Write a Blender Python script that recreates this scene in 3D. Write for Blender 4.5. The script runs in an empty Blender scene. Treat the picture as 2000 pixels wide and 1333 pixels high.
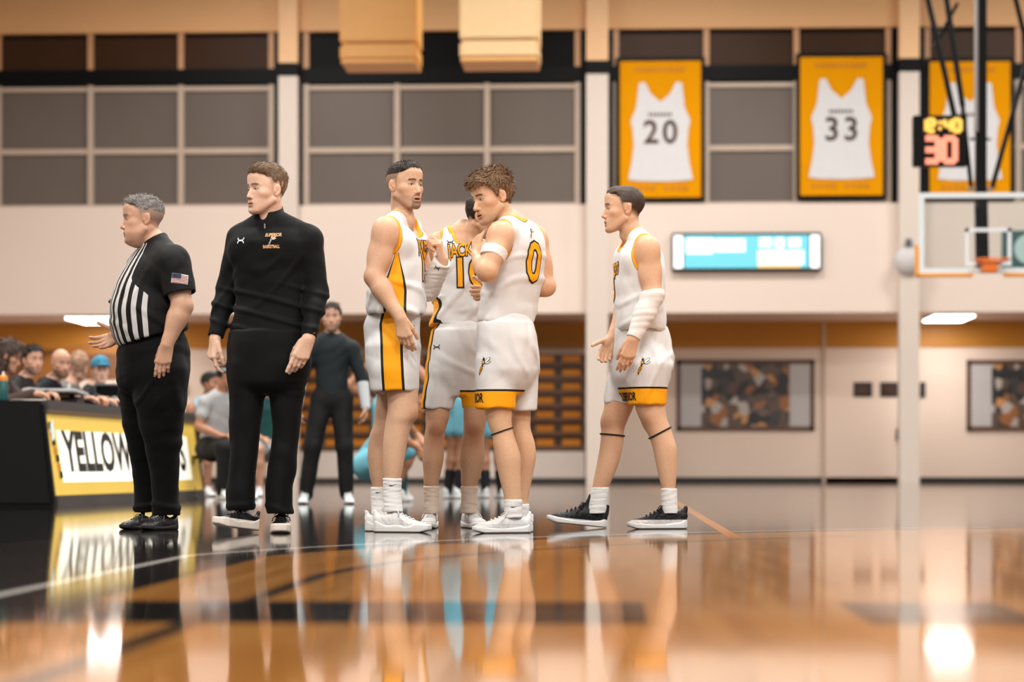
import bpy, bmesh, math, random
import numpy as np
from mathutils import Vector, Matrix
from mathutils.bvhtree import BVHTree

# ------------------------------------------------------------------ camera
F = 4722.0            # focal length in pixels of the 2000 px wide frame (85 mm)
HOR = 912.0           # horizon row
CAMH = 0.33           # camera height
YAW = math.radians(2.5)
RGT = np.array([math.cos(YAW), math.sin(YAW), 0.0])
FWD = np.array([-math.sin(YAW), math.cos(YAW), 0.0])
scene = bpy.context.scene
C = scene.collection
cam_d = bpy.data.cameras.new('camera'); cam = bpy.data.objects.new('camera', cam_d); C.objects.link(cam)
cam_d.sensor_width = 36.0; cam_d.lens = F / 2000 * 36.0
cam_d.shift_y = (HOR - 666.5) / 2000.0
cam_d.clip_start = 0.05; cam_d.clip_end = 300
cam.location = (0, 0, CAMH); cam.rotation_euler = (math.pi / 2, 0, YAW)
cam_d.dof.use_dof = True; cam_d.dof.focus_distance = 12.3; cam_d.dof.aperture_fstop = 2.1
scene.camera = cam

# ------------------------------------------------------------------ light
world = bpy.data.worlds.new('gym_air'); scene.world = world; world.use_nodes = True
wb = world.node_tree.nodes['Background']
wb.inputs[0].default_value = (1.0, 0.975, 0.945, 1); wb.inputs[1].default_value = 0.12
def ceiling_and_fill_lamp(x, y, z, sx, sy, w, col=(1, 0.955, 0.895)):
    l = bpy.data.lights.new('ceiling_and_fill_lamp', 'AREA'); l.shape = 'RECTANGLE'; l.size = sx; l.size_y = sy
    l.energy = w; l.color = col
    o = bpy.data.objects.new('ceiling_and_fill_lamp', l); C.objects.link(o); o.location = (x, y, z)
    return o
for lx in (-6.5, 1.0, 8.5):
    for ly in (-4.5, 4.0, 14.0, 24.0, 34.0, 42.0):  # the unseen row behind the camera is added to light faces from the front
        ceiling_and_fill_lamp(lx, ly, 10.2, 3.0, 1.2, 1050 if ly < 0 else (780 if ly < 30 else 480))
scene.view_settings.view_transform = 'Standard'; scene.view_settings.look = 'None'
scene.view_settings.gamma = 1.0; scene.view_settings.exposure = 0.05
scene.view_settings.use_curve_mapping = False
try:
    scene.cycles.use_denoising = True
    scene.cycles.max_bounces = 6; scene.cycles.diffuse_bounces = 3; scene.cycles.glossy_bounces = 3
    scene.cycles.transparent_max_bounces = 12
except Exception: pass

def at(px, py, d):                                   # pixel + distance along the view axis -> world point
    return RGT * ((px - 1000) * d / F) + FWD * d + np.array([0, 0, CAMH - (py - HOR) * d / F])
def onY(px, py, Y):                                  # pixel -> point on the upright plane y = Y
    v = RGT * ((px - 1000) / F) + FWD; t = Y / v[1]
    return v * t + np.array([0, 0, CAMH - (py - HOR) * t / F])
def onZ(px, py, Z=0.0):                              # pixel -> point on the level plane z = Z
    return at(px, py, (CAMH - Z) * F / (py - HOR))

# ------------------------------------------------------------------ materials
def lin(c):
    return tuple(((v / 255.0) / 12.92 if v / 255.0 <= 0.04045 else ((v / 255.0 + 0.055) / 1.055) ** 2.4) for v in c)
MATS = {}
def mat(name, col, rough=0.5, metal=0.0, spec=0.5, var=0.06, vscale=6.0, bump=0.0, bscale=60.0, emit=None, coat=0.0, stretch=None):
    if name in MATS: return MATS[name]
    m = bpy.data.materials.new(name); m.use_nodes = True; nt = m.node_tree; b = nt.nodes['Principled BSDF']
    tc = nt.nodes.new('ShaderNodeTexCoord'); src = tc.outputs['Object']
    if stretch:
        mp = nt.nodes.new('ShaderNodeMapping'); mp.inputs['Scale'].default_value = stretch
        nt.links.new(src, mp.inputs[0]); src = mp.outputs[0]
    n = nt.nodes.new('ShaderNodeTexNoise'); n.inputs['Scale'].default_value = vscale; n.inputs['Detail'].default_value = 4
    nt.links.new(src, n.inputs['Vector'])
    mx = nt.nodes.new('ShaderNodeMix'); mx.data_type = 'RGBA'
    c = lin(col)
    mx.inputs['A'].default_value = tuple(v * (1 - var) for v in c) + (1,)
    mx.inputs['B'].default_value = tuple(min(1, v * (1 + var)) for v in c) + (1,)
    nt.links.new(n.outputs['Fac'], mx.inputs['Factor']); nt.links.new(mx.outputs['Result'], b.inputs['Base Color'])
    b.inputs['Roughness'].default_value = rough; b.inputs['Metallic'].default_value = metal
    b.inputs['Specular IOR Level'].default_value = spec; b.inputs['Coat Weight'].default_value = coat
    if bump:
        n2 = nt.nodes.new('ShaderNodeTexNoise'); n2.inputs['Scale'].default_value = bscale; n2.inputs['Detail'].default_value = 3
        nt.links.new(src, n2.inputs['Vector'])
        bp = nt.nodes.new('ShaderNodeBump'); bp.inputs['Strength'].default_value = bump; bp.inputs['Distance'].default_value = 0.01
        nt.links.new(n2.outputs['Fac'], bp.inputs['Height']); nt.links.new(bp.outputs[0], b.inputs['Normal'])
    if emit:
        b.inputs['Emission Color'].default_value = lin(emit[0]) + (1,); b.inputs['Emission Strength'].default_value = emit[1]
    MATS[name] = m
    return m

# ------------------------------------------------------------------ mesh helpers
class MB:                                             # collects boxes, tubes and faces for ONE mesh
    def __init__(s): s.v = []; s.f = []
    def quad(s, *p):
        n = len(s.v); s.v += [tuple(q) for q in p]; s.f.append(tuple(range(n, n + len(p)))); return s
    def box(s, a, b):
        x0, y0, z0 = [min(p, q) for p, q in zip(a, b)]; x1, y1, z1 = [max(p, q) for p, q in zip(a, b)]
        n = len(s.v)
        s.v += [(x0, y0, z0), (x1, y0, z0), (x1, y1, z0), (x0, y1, z0), (x0, y0, z1), (x1, y0, z1), (x1, y1, z1), (x0, y1, z1)]
        s.f += [tuple(n + i for i in q) for q in ((0, 3, 2, 1), (4, 5, 6, 7), (0, 1, 5, 4), (1, 2, 6, 5), (2, 3, 7, 6), (3, 0, 4, 7))]
        return s
    def hexa(s, p):                                   # 8 corners in box order
        n = len(s.v); s.v += [tuple(q) for q in p]
        s.f += [tuple(n + i for i in q) for q in ((0, 3, 2, 1), (4, 5, 6, 7), (0, 1, 5, 4), (1, 2, 6, 5), (2, 3, 7, 6), (3, 0, 4, 7))]
        return s
    def tube(s, pts, r, seg=10, cap=True):
        pts = [Vector(p) for p in pts]; rs = r if isinstance(r, (list, tuple)) else [r] * len(pts)
        rings = []; up = None
        for i, p in enumerate(pts):
            d = (pts[min(i + 1, len(pts) - 1)] - pts[max(i - 1, 0)]).normalized()
            if up is None: up = d.orthogonal().normalized()
            up = (up - d * up.dot(d)).normalized(); w = d.cross(up); n = len(s.v); rings.append(n)
            for k in range(seg):
                a = 2 * math.pi * k / seg
                s.v.append(tuple(p + (up * math.cos(a) + w * math.sin(a)) * rs[i]))
        for a, b in zip(rings, rings[1:]):
            for k in range(seg): s.f.append((a + k, a + (k + 1) % seg, b + (k + 1) % seg, b + k))
        if cap:
            s.f.append(tuple(rings[0] + k for k in reversed(range(seg)))); s.f.append(tuple(rings[-1] + k for k in range(seg)))
        return s
    def lathe(s, c, prof, seg=20, axis='z'):
        rings = []
        for r, h in prof:
            n = len(s.v); rings.append(n)
            for k in range(seg):
                a = 2 * math.pi * k / seg; u, w = r * math.cos(a), r * math.sin(a)
                s.v.append((c[0] + u, c[1] + w, c[2] + h) if axis == 'z' else (c[0] + u, c[1] - h, c[2] + w))
        for a, b in zip(rings, rings[1:]):
            for k in range(seg): s.f.append((a + k, a + (k + 1) % seg, b + (k + 1) % seg, b + k))
        s.f.append(tuple(rings[0] + k for k in reversed(range(seg)))); s.f.append(tuple(rings[-1] + k for k in range(seg)))
        return s
    def mesh(s, name):
        me = bpy.data.meshes.new(name); me.from_pydata([tuple(map(float, v)) for v in s.v], [], s.f); me.update(); return me
    def build(s, name, m, parent=None, smooth=False, bevel=0.0, recalc=True):
        me = s.mesh(name)
        if recalc or bevel:
            bm = bmesh.new(); bm.from_mesh(me)
            if bevel:
                bmesh.ops.remove_doubles(bm, verts=bm.verts, dist=1e-6)
                bmesh.ops.bevel(bm, geom=bm.edges[:], offset=bevel, segments=2, affect='EDGES', clamp_overlap=True)
            bmesh.ops.recalc_face_normals(bm, faces=bm.faces); bm.to_mesh(me); bm.free()
        if smooth:
            me.polygons.foreach_set('use_smooth', [True] * len(me.polygons))
        me.materials.append(m)
        return link(name, me, parent)
def link(name, me, parent=None):
    o = bpy.data.objects.new(name, me); C.objects.link(o)
    if parent is not None: o.parent = parent
    return o
def empty(name, loc=(0, 0, 0), rz=0.0):
    o = bpy.data.objects.new(name, None); C.objects.link(o); o.location = tuple(map(float, loc)); o.rotation_euler = (0, 0, rz); o.empty_display_size = 0.1
    return o
def tag(o, label, cat, group=None):
    o['label'] = label; o['category'] = cat
    if group: o['group'] = group
    return o
def struct(o): o['kind'] = 'structure'; return o
def origin(o, loc):                                    # move an object's origin to loc without moving its mesh
    loc = Vector([float(v) for v in loc]); o.data.transform(Matrix.Translation(-loc)); o.location = loc
    return o
# ------------------------------------------------------------------ the hall
YU, YL = 47.2, 50.2                                    # upper wall front face, recessed lower wall
ZS = 3.33                                              # underside of the overhang
zu = lambda py: onY(1000, py, YU)[2]
xu = lambda px: onY(px, 700, YU)[0]
zl = lambda py: onY(1000, py, YL)[2]
xl = lambda px: onY(px, 700, YL)[0]

def nn(nt, t, **kw):
    n = nt.nodes.new(t)
    for k, v in kw.items(): setattr(n, k, v)
    return n
def mth(nt, op, a, b=None, c=None):
    n = nn(nt, 'ShaderNodeMath', operation=op)
    for i, v in enumerate((a, b, c)):
        if v is None: continue
        if isinstance(v, (int, float)): n.inputs[i].default_value = v
        else: nt.links.new(v, n.inputs[i])
    return n.outputs[0]
def mixc(nt, fac, a, b):
    n = nn(nt, 'ShaderNodeMix', data_type='RGBA')
    if isinstance(fac, (int, float)): n.inputs['Factor'].default_value = fac
    else: nt.links.new(fac, n.inputs['Factor'])
    for k, v in (('A', a), ('B', b)):
        if isinstance(v, tuple): n.inputs[k].default_value = v + (1,)
        else: nt.links.new(v, n.inputs[k])
    return n.outputs['Result']

# centre of the near basket, from the arc painted on the floor (court axis = world y)
ARC = RGT * 5.45 + FWD * 6.8
def floor_material():
    m = bpy.data.materials.new('court_lacquer'); m.use_nodes = True; nt = m.node_tree; b = nt.nodes['Principled BSDF']
    geo = nn(nt, 'ShaderNodeNewGeometry'); sp = nn(nt, 'ShaderNodeSeparateXYZ'); nt.links.new(geo.outputs['Position'], sp.inputs[0])
    X, Y = sp.outputs[0], sp.outputs[1]
    dx = mth(nt, 'SUBTRACT', X, float(ARC[0])); dy = mth(nt, 'MAXIMUM', mth(nt, 'SUBTRACT', Y, float(ARC[1])), 0.0)
    rad = mth(nt, 'SQRT', mth(nt, 'ADD', mth(nt, 'MULTIPLY', dx, dx), mth(nt, 'MULTIPLY', dy, dy)))
    def band(v, c, w): return mth(nt, 'LESS_THAN', mth(nt, 'ABSOLUTE', mth(nt, 'SUBTRACT', v, c)), w)
    # wood strips running along the court
    mp = nn(nt, 'ShaderNodeMapping'); mp.inputs['Scale'].default_value = (17.5, 0.9, 1); nt.links.new(geo.outputs['Position'], mp.inputs[0])
    vor = nn(nt, 'ShaderNodeTexWhiteNoise', noise_dimensions='2D')
    fl = nn(nt, 'ShaderNodeVectorMath', operation='FLOOR'); nt.links.new(mp.outputs[0], fl.inputs[0]); nt.links.new(fl.outputs[0], vor.inputs[0])
    mp2 = nn(nt, 'ShaderNodeMapping'); mp2.inputs['Scale'].default_value = (60, 1.5, 1); nt.links.new(geo.outputs['Position'], mp2.inputs[0])
    gr = nn(nt, 'ShaderNodeTexNoise'); gr.inputs['Scale'].default_value = 1.0; gr.inputs['Detail'].default_value = 4; nt.links.new(mp2.outputs[0], gr.inputs[0])
    w0 = mixc(nt, vor.outputs[0], lin((178, 116, 52)), lin((200, 138, 70)))
    w1 = mixc(nt, mth(nt, 'MULTIPLY', gr.outputs[0], 0.35), w0, lin((124, 76, 32)))
    # dark stain outside the arc, black apron outside the side line and baseline
    gg = mth(nt, 'MAXIMUM', mth(nt, 'SUBTRACT', rad, 7.0), mth(nt, 'SUBTRACT', mth(nt, 'MULTIPLY', dx, -1.0), 6.74))
    inside = mth(nt, 'LESS_THAN', gg, -.30)
    stain = mixc(nt, vor.outputs[0], lin((34, 29, 27)), lin((46, 39, 35)))
    col = mixc(nt, inside, stain, w1)
    col = mixc(nt, band(rad, 6.05, 0.03), col, lin((70, 52, 40)))
    col = mixc(nt, band(gg, 0.0, 0.024), col, lin((226, 218, 210)))
    side = mth(nt, 'LESS_THAN', X, float(ARC[0]) - 7.75); col = mixc(nt, side, col, lin((18, 16, 15)))
    beyond = mth(nt, 'GREATER_THAN', Y, float(ARC[1]) + 23.6); col = mixc(nt, beyond, col, lin((122, 96, 76)))
    # volleyball line in orange and the dark lettered band of the baseline
    vline = mth(nt, 'MULTIPLY', band(X, float(onZ(1385, 1020)[0]), 0.03), mth(nt, 'GREATER_THAN', Y, 11.3))
    col = mixc(nt, vline, col, lin((240, 140, 20)))
    base = band(Y, float(ARC[1]) - 1.55, 0.42)
    gaps = nn(nt, 'ShaderNodeTexNoise', noise_dimensions='1D'); gaps.inputs['Scale'].default_value = 1.3; gaps.inputs['Detail'].default_value = 0; nt.links.new(X, gaps.inputs['W'])
    base = mth(nt, 'MULTIPLY', base, mth(nt, 'LESS_THAN', gaps.outputs[0], 0.56))
    col = mixc(nt, base, col, lin((26, 22, 20)))
    nt.links.new(col, b.inputs['Base Color'])
    b.inputs['Roughness'].default_value = 0.07; b.inputs['Specular IOR Level'].default_value = 0.5; b.inputs['IOR'].default_value = 1.5
    b.inputs['Coat Weight'].default_value = 0.35; b.inputs['Coat Roughness'].default_value = 0.04
    mp3 = nn(nt, 'ShaderNodeMapping'); mp3.inputs['Scale'].default_value = (9, 1.6, 1); nt.links.new(geo.outputs['Position'], mp3.inputs[0])
    nz = nn(nt, 'ShaderNodeTexNoise'); nz.inputs['Scale'].default_value = 1.0; nz.inputs['Detail'].default_value = 2; nt.links.new(mp3.outputs[0], nz.inputs[0])
    bp = nn(nt, 'ShaderNodeBump'); bp.inputs['Strength'].default_value = 0.10; bp.inputs['Distance'].default_value = 0.004
    nt.links.new(nz.outputs[0], bp.inputs['Height']); nt.links.new(bp.outputs[0], b.inputs['Normal'])
    return m
struct(MB().box((-22, -6, -0.2), (26, 50.5, 0)).build('floor', floor_material()))

M_wall = mat('warm_white_wall_paint', (230, 214, 203), 0.6, var=0.03, vscale=0.6)
M_wlow = mat('cream_block_wall_paint', (236, 216, 200), 0.55, var=0.04, vscale=0.8)
M_peach = mat('peach_upper_wall', (222, 172, 120), 0.6, var=0.06, vscale=0.5)  # peach tone for the wall above the windows
M_amber = mat('amber_paint_band', (196, 132, 36), 0.5, var=0.12, vscale=0.5)
M_col = mat('column_paint', (216, 204, 194), 0.55, var=0.02)
M_black = mat('black_steel', (9, 10, 11), 0.5, spec=.12)
M_base = mat('black_rubber_base', (24, 22, 22), 0.5)
M_pane = mat('smoky_window_pane', (104, 94, 88), 0.35, var=0.16, vscale=0.5, spec=0.25)
M_panet = mat('brown_window_pane', (62, 40, 25), 0.4, var=0.25, vscale=0.6, spec=.12)
M_paneb = mat('black_window_pane', (8, 8, 9), 0.5, spec=.1)
M_mull = mat('beige_window_bar', (186, 168, 152), 0.5)
M_mullt = mat('tan_window_bar', (196, 148, 106), 0.5)

W0, W1 = -14.0, 24.0
zb, zt = zu(403), zu(58)                               # window band
uw = MB().box((W0, YU, ZS), (W1, YU + 0.35, zb)).box((W0, YU, zb), (W1, YU + 0.02, zb + 0.03))
struct(uw.build('wall_back', M_wall))
struct(MB().box((W0, YU, zt), (W1, YU + 0.35, 11.5)).build('wall_upper', M_peach))
struct(MB().box((W0, YL, 0), (W1, YL + 0.3, ZS - .001)).build('wall_lower', M_wlow))
struct(MB().box((W0, YU + 0.352, ZS), (W1, YL + 0.3, ZS + 0.25)).build('ceiling', mat('soffit_paint', (232, 210, 192), 0.6)))
struct(MB().box((W0, YL - 0.02, zl(681)), (W1, YL, ZS - 0.002)).build('trim_1', M_amber))
struct(MB().box((W0, YL - 0.03, 0), (W1, YL, 0.11)).build('baseboard_back', M_base))
arch = MB(); ac = onY(205, 770, YL)                    # raised painted arch on the amber wall behind the table crowd
for k in range(24):
    a0, a1 = math.pi * k / 24, math.pi * (k + 1) / 24
    P = [(ac[0] + r * math.cos(a), YL - 0.05, ac[2] + 0.62 * r * math.sin(a)) for r, a in ((1.75, a0), (1.75, a1), (1.35, a1), (1.35, a0))]
    arch.quad(*P)
struct(arch.build('trim_2', mat('light_amber_arch', (168, 108, 44), 0.5)))
struct(MB().box((xl(-250), YL - 0.03, zl(740)), (xl(330), YL - 0.022, zl(681))).build('trim_3', mat('brown_wall_panel', (120, 74, 36), 0.5)))
struct(MB().box((W0 - .3, -6, 0), (W0, YL + .3, 11.5)).build('wall_left', M_wall)); struct(MB().box((W1, -6, 0), (W1 + .3, YL + .3, 11.5)).build('wall_right', M_wall))
struct(MB().box((W0, -6, 0), (W0 + .03, YL - .04, .11)).build('baseboard_left', M_base)); struct(MB().box((W1 - .03, -6, 0), (W1, YL - .04, .11)).build('baseboard_right', M_base))
# columns, peach above the dark collar
for i, (a, b) in enumerate(((544, 581), (1145, 1188), (1757, 1796), (2370, 2410))):
    x0, x1 = onY(a, 700, YU - 0.28)[0], onY(b, 700, YU - 0.28)[0]
    struct(MB().box((x0, YU - 0.28, 0), (x1, YU, zu(150))).build('trim_%d' % (4 + 3 * i), M_col))
    struct(MB().box((x0 - .005, YU - 0.285, zu(150)), (x1 + .005, YU, zu(124))).build('trim_%d' % (5 + 3 * i), M_black))
    struct(MB().box((x0, YU - 0.28, zu(124)), (x1, YU, 11.5)).build('trim_%d' % (6 + 3 * i), mat('peach_upper_column', (236, 190, 142), 0.55)))  # peach tone for the column above the collar
# window bays
def bay(n, x0, x1, mulls, dark=False):
    X0, X1 = xu(x0), xu(x1)
    root = struct(MB().box((X0, YU + 0.20, zb), (X1, YU + 0.34, zt)).build('window_%d' % n, M_black))
    MB().box((X0, YU + 0.03, zu(160)), (X1, YU + 0.2, zu(130))).build('beam', M_black, root)
    for e in (X0, X1):
        MB().box((e, YU + 0.005, zb), (e + (0.10 if e == X0 else -0.10), YU + 0.2, zt)).build('jamb', M_black, root)
    ms = [xu(m) for m in mulls]
    for a, b in zip(ms, ms[1:]):
        for (p0, p1, mm) in ((403, 296, M_pane), (290, 172, M_pane), (130, 66, M_paneb if dark else M_panet)):
            MB().box((a + 0.05, YU + 0.15, zu(p0) + 0.02), (b - 0.05, YU + 0.17, zu(p1))).build('pane', mm, root)
        MB().box((a, YU + 0.09, zu(296)), (b, YU + 0.2, zu(285))).build('crossbar', M_mull, root)
        MB().box((a, YU + 0.09, zu(172)), (b, YU + 0.2, zu(163))).build('crossbar', M_mull, root)
    for x in ms:
        MB().box((x - 0.055, YU + 0.06, zb), (x + 0.055, YU + 0.2, zu(160))).build('mullion', M_mull, root)
        if not dark or x in (ms[0], ms[-1]):
            MB().box((x - 0.055, YU + 0.06, zu(130)), (x + 0.055, YU + 0.2, zt)).build('mullion', M_mullt, root)
    MB().box((ms[0], YU + 0.04, zb), (ms[-1], YU + 0.2, zb + 0.07)).build('sill', M_mull, root)
bay(1, -190, 545, (-182, -5, 175, 352, 529))
bay(2, 581, 1145, (597, 775, 951, 1128), True)
bay(3, 1188, 1757, (1203, 1380, 1556, 1736))
bay(4, 1796, 2370, (1812, 1990, 2166, 2350)); bay(5, 2410, 2960, (2426, 2604, 2780, 2944))
# door leaf in the lower wall
d1 = struct(MB().box((xl(1612), YL - 0.03, 0.0), (xl(1756), YL - 0.001, zl(722))).build('door_1', M_wlow))
MB().box((xl(1606), YL - 0.05, 0), (xl(1612), YL - 0.001, ZS - 0.01)).build('jamb', mat('door_jamb_paint', (200, 176, 158), 0.5), d1)
MB().box((xl(1750), YL - 0.09, zl(862)), (xl(1755), YL - 0.031, zl(838))).build('handle', M_black, d1)

# ------------------------------------------------------------------ things on the far wall
def soffit_light(px0, px1, label):
    c = onY((px0 + px1) / 2, 620, YU + 1.3); w = (px1 - px0) / 98 * 0.5
    r = empty('soffit_light', (c[0], YU + 1.3, ZS - 0.03)); tag(r, label, 'ceiling light', 'lights under the overhang')
    MB().box((-w - .04, -0.95, -0.012), (w + .04, 0.95, 0.028)).build('frame', M_col, r)
    MB().box((-w, -0.9, -0.03), (w, 0.9, -0.011)).build('diffuser', mat('lit_diffuser', (255, 255, 255), 0.4, emit=((255, 250, 244), 16.0)), r)
soffit_light(147, 243, 'white lit panel light under the overhang behind the referee')
soffit_light(1815, 1890, 'white lit panel light under the overhang below the basketball backboard')

def text_mesh(s, size=1.0, extrude=0.0, offset=0.0, align='CENTER', squash=1.0, space=1.0):
    cu = bpy.data.curves.new('lettering', 'FONT'); cu.body = s; cu.size = size; cu.extrude = extrude; cu.offset = offset
    cu.align_x = align; cu.align_y = 'CENTER'; cu.resolution_u = 3; cu.space_character = space
    o = bpy.data.objects.new('lettering', cu); C.objects.link(o)
    dg = bpy.context.evaluated_depsgraph_get(); dg.update()
    me = bpy.data.meshes.new_from_object(o.evaluated_get(dg)); bpy.data.objects.remove(o); bpy.data.curves.remove(cu)
    if squash != 1.0: me.transform(Matrix.Diagonal((squash, 1, 1, 1)))
    return me
def wall_text(name, s, x, y, z, size, m, parent, squash=1.0, offset=0.0):
    me = text_mesh(s, size, 0.004, offset, squash=squash, space=1.22)
    me.transform(Matrix.Translation((x, y, z)) @ Matrix.Rotation(math.pi / 2, 4, 'X'))
    me.materials.clear(); me.materials.append(m)
    return link(name, me, parent)

M_ban = mat('amber_banner_cloth', (222, 148, 0), 0.8, spec=.08, var=0.08, vscale=0.8, bump=0.1, bscale=3)
M_bwh = mat('white_banner_print', (214, 214, 217), 0.75, spec=.1)
M_bdk = mat('brown_banner_print', (70, 48, 36), 0.7)
M_bmk = mat('faded_banner_print', (196, 124, 6), 0.7)
def banner(x0, x1, y0, y1, num, label):
    Y = YU - 0.06; a = onY(x0, y1, Y); b = onY(x1, y0, Y); cx = (a[0] + b[0]) / 2; w = b[0] - a[0]; h = b[2] - a[2]
    r = empty('jersey_banner', (cx, Y, a[2])); tag(r, label, 'banner', 'retired jersey banners')
    MB().box((-w / 2 - .08, 0.015, -.08), (w / 2 + .08, 0.045, h + .08)).build('border', M_black, r)
    # cloth with soft hanging waves
    g = MB(); nx, nz = 16, 6
    for i in range(nx):
        for j in range(nz):
            P = []
            for (u, v) in ((i, j), (i + 1, j), (i + 1, j + 1), (i, j + 1)):
                P.append((-w / 2 + w * u / nx, 0.008 * math.sin(u * 1.1 + v * .3), h * v / nz))
            g.quad(*P)
    g.build('cloth', M_ban, r, smooth=True)
    prof = [(-.40, .13), (-.27, .12), (0, .115), (.27, .12), (.40, .13), (.355, .26), (.33, .38), (.345, .50), (.37, .56), (.30, .66), (.265, .84), (.19, .845), (.12, .76), (0, .70), (-.12, .76), (-.19, .845), (-.265, .84), (-.30, .66), (-.37, .56), (-.345, .50), (-.33, .38), (-.355, .26)]
    jm = MB(); jm.quad(*[(u * w, -0.022, v * h) for u, v in prof]); jers = jm.build('jersey_print', M_bwh, r)
    if num: wall_text('number', num, 0, -0.026, h * .47, 0.64, M_bdk, jers, .95, .012)
    for k in range(7): MB().box((-.15 * w + k * .3 * w / 7, -.027, h * .595), (-.15 * w + (k + .7) * .3 * w / 7, -.023, h * .618)).build('name_mark', M_bdk, jers)
    for k in range(9): MB().box((-.32 * w + k * .64 * w / 9, -.014, h * .925), (-.32 * w + (k + .7) * .64 * w / 9, -.0095, h * .955)).build('name_mark', M_bmk, r)
    for k in (0, 1, 2, 3, 5, 6, 7, 8): MB().box((-.36 * w + k * .72 * w / 9, -.014, h * .055), (-.36 * w + (k + .7) * .72 * w / 9, -.0095, h * .085)).build('year_mark', M_bmk, r)
banner(1211, 1369, 119, 386, '20', 'amber banner with white jersey numbered 20 above the head of the walking player')
banner(1563, 1724, 111, 382, '33', 'amber banner with white jersey numbered 33 hanging left of the shot clock')
banner(1816, 1973, 120, 384, '', 'amber jersey banner partly hidden behind the basketball hoop mast')

# lit message board
r = empty('message_board', onY(1458, 492, YU - 0.13)); tag(r, 'long wall mounted electronic board lit cyan and white', 'scoreboard')
bw, bh = 1.45, 0.37
MB().box((-bw, -.02, -bh), (bw, .12, bh)).build('housing', M_black, r, bevel=.02)
M_cy = mat('cyan_screen', (110, 190, 205), .4, emit=((70, 190, 215), 0.55)); M_ws = mat('white_screen', (250, 252, 255), .4, emit=((235, 248, 255), 1.0))
MB().box((-bw * .83, -.028, -bh * .86), (bw * .83, -.018, bh * .86)).build('screen', M_cy, r)
for s in (-1, 1): MB().box((s * bw * .97, -.028, -bh * .86), (s * bw * .85, -.018, bh * .86)).build('end_panel', M_ws, r)
for (a, b, c, d) in ((-.80, -.45, -.1, .7), (-.42, -.02, 0, .65), (.17, .33, .25, .7), (.38, .5, .2, .7), (.56, .72, .25, .68), (.15, .76, -.65, .05)):
    MB().box((a * bw, -.034, c * bh), (b * bw, -.027, d * bh)).build('lit_block', M_ws, r)
MB().box((.15 * bw, -.034, -.84 * bh), (.72 * bw, -.027, -.7 * bh)).build('lit_block', mat('amber_screen', (240, 190, 120), .4, emit=((255, 190, 110), .8)), r)

# framed photo collages
def collage_mat():
    m = bpy.data.materials.new('photo_collage_print'); m.use_nodes = True; nt = m.node_tree; b = nt.nodes['Principled BSDF']
    tc = nn(nt, 'ShaderNodeTexCoord'); v = nn(nt, 'ShaderNodeTexVoronoi'); v.inputs['Scale'].default_value = 5.5; v.inputs['Randomness'].default_value = 1
    nt.links.new(tc.outputs['Object'], v.inputs[0]); s = nn(nt, 'ShaderNodeSeparateColor'); nt.links.new(v.outputs['Color'], s.inputs[0])
    cr = nn(nt, 'ShaderNodeValToRGB'); e = cr.color_ramp; e.interpolation = 'CONSTANT'
    cols = ((0, (40, 38, 40)), (.3, (92, 74, 62)), (.5, (150, 96, 52)), (.62, (60, 58, 62)), (.74, (180, 170, 164)), (.85, (104, 88, 80)), (.93, (196, 140, 84)))
    e.elements[0].color = lin(cols[0][1]) + (1,); e.elements[1].position = cols[1][0]; e.elements[1].color = lin(cols[1][1]) + (1,)
    for p, c in cols[2:]: q = e.elements.new(p); q.color = lin(c) + (1,)
    nt.links.new(s.outputs[0], cr.inputs[0]); nt.links.new(cr.outputs[0], b.inputs['Base Color']); b.inputs['Roughness'].default_value = .35
    return m
M_coll = collage_mat(); M_frame = mat('dark_wood_frame', (92, 62, 44), .4)
def picture(x0, x1, label):
    a, b = onY(x0, 842, YL - .05), onY(x1, 703, YL - .05); w, h = (b[0] - a[0]) / 2, (b[2] - a[2]) / 2
    r = empty('photo_collage', ((a[0] + b[0]) / 2, YL - .06, (a[2] + b[2]) / 2)); tag(r, label, 'picture', 'framed collages on the far wall')
    t = .09
    for (p, q) in (((-w, 0, -h), (w, .055, -h + t)), ((-w, 0, h - t), (w, .055, h)), ((-w, 0, -h), (-w + t, .055, h)), ((w - t, 0, -h), (w, .055, h))):
        MB().box(p, q).build('frame_rail', M_frame, r)
    MB().box((-w + t, .02, -h + t), (w - t, .05, h - t)).build('photo', M_coll, r)
    for s in (-1, 1): MB().box((s * (w - t), .012, -h + t), (s * (w * .64), .02, h - t)).build('mat_strip', mat('grey_mat_board', (186, 184, 184), .5), r)
picture(1321, 1591, 'dark framed photo collage on the far wall left of the door')
picture(1888, 2160, 'dark framed photo collage cut by the right edge of the picture')
for x0, x1, lb in ((1667, 1704, 'small dark wall plaque nearest the framed collage'), (1719, 1754, 'small dark wall plaque between another plaque and the column'), (1780, 1808, 'small dark wall plaque peeking out right of the column')):
    a, b = onY(x0, 776, YL - .05), onY(x1, 747, YL - .05)
    r = empty('wall_plaque', ((a[0] + b[0]) / 2, YL - .05, a[2])); tag(r, lb, 'plaque', 'plaques on the far wall'); w, h = (b[0] - a[0]) / 2, b[2] - a[2]
    MB().box((-w, 0, 0), (w, .019, h)).build('board', mat('dark_bronze', (52, 36, 28), .4), r, bevel=.004)
    MB().box((-w * .5, -.008, h * .35), (w * .5, .004, h * .65)).build('plate', mat('bronze_plate', (84, 62, 44), .3, .5), r)
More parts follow.
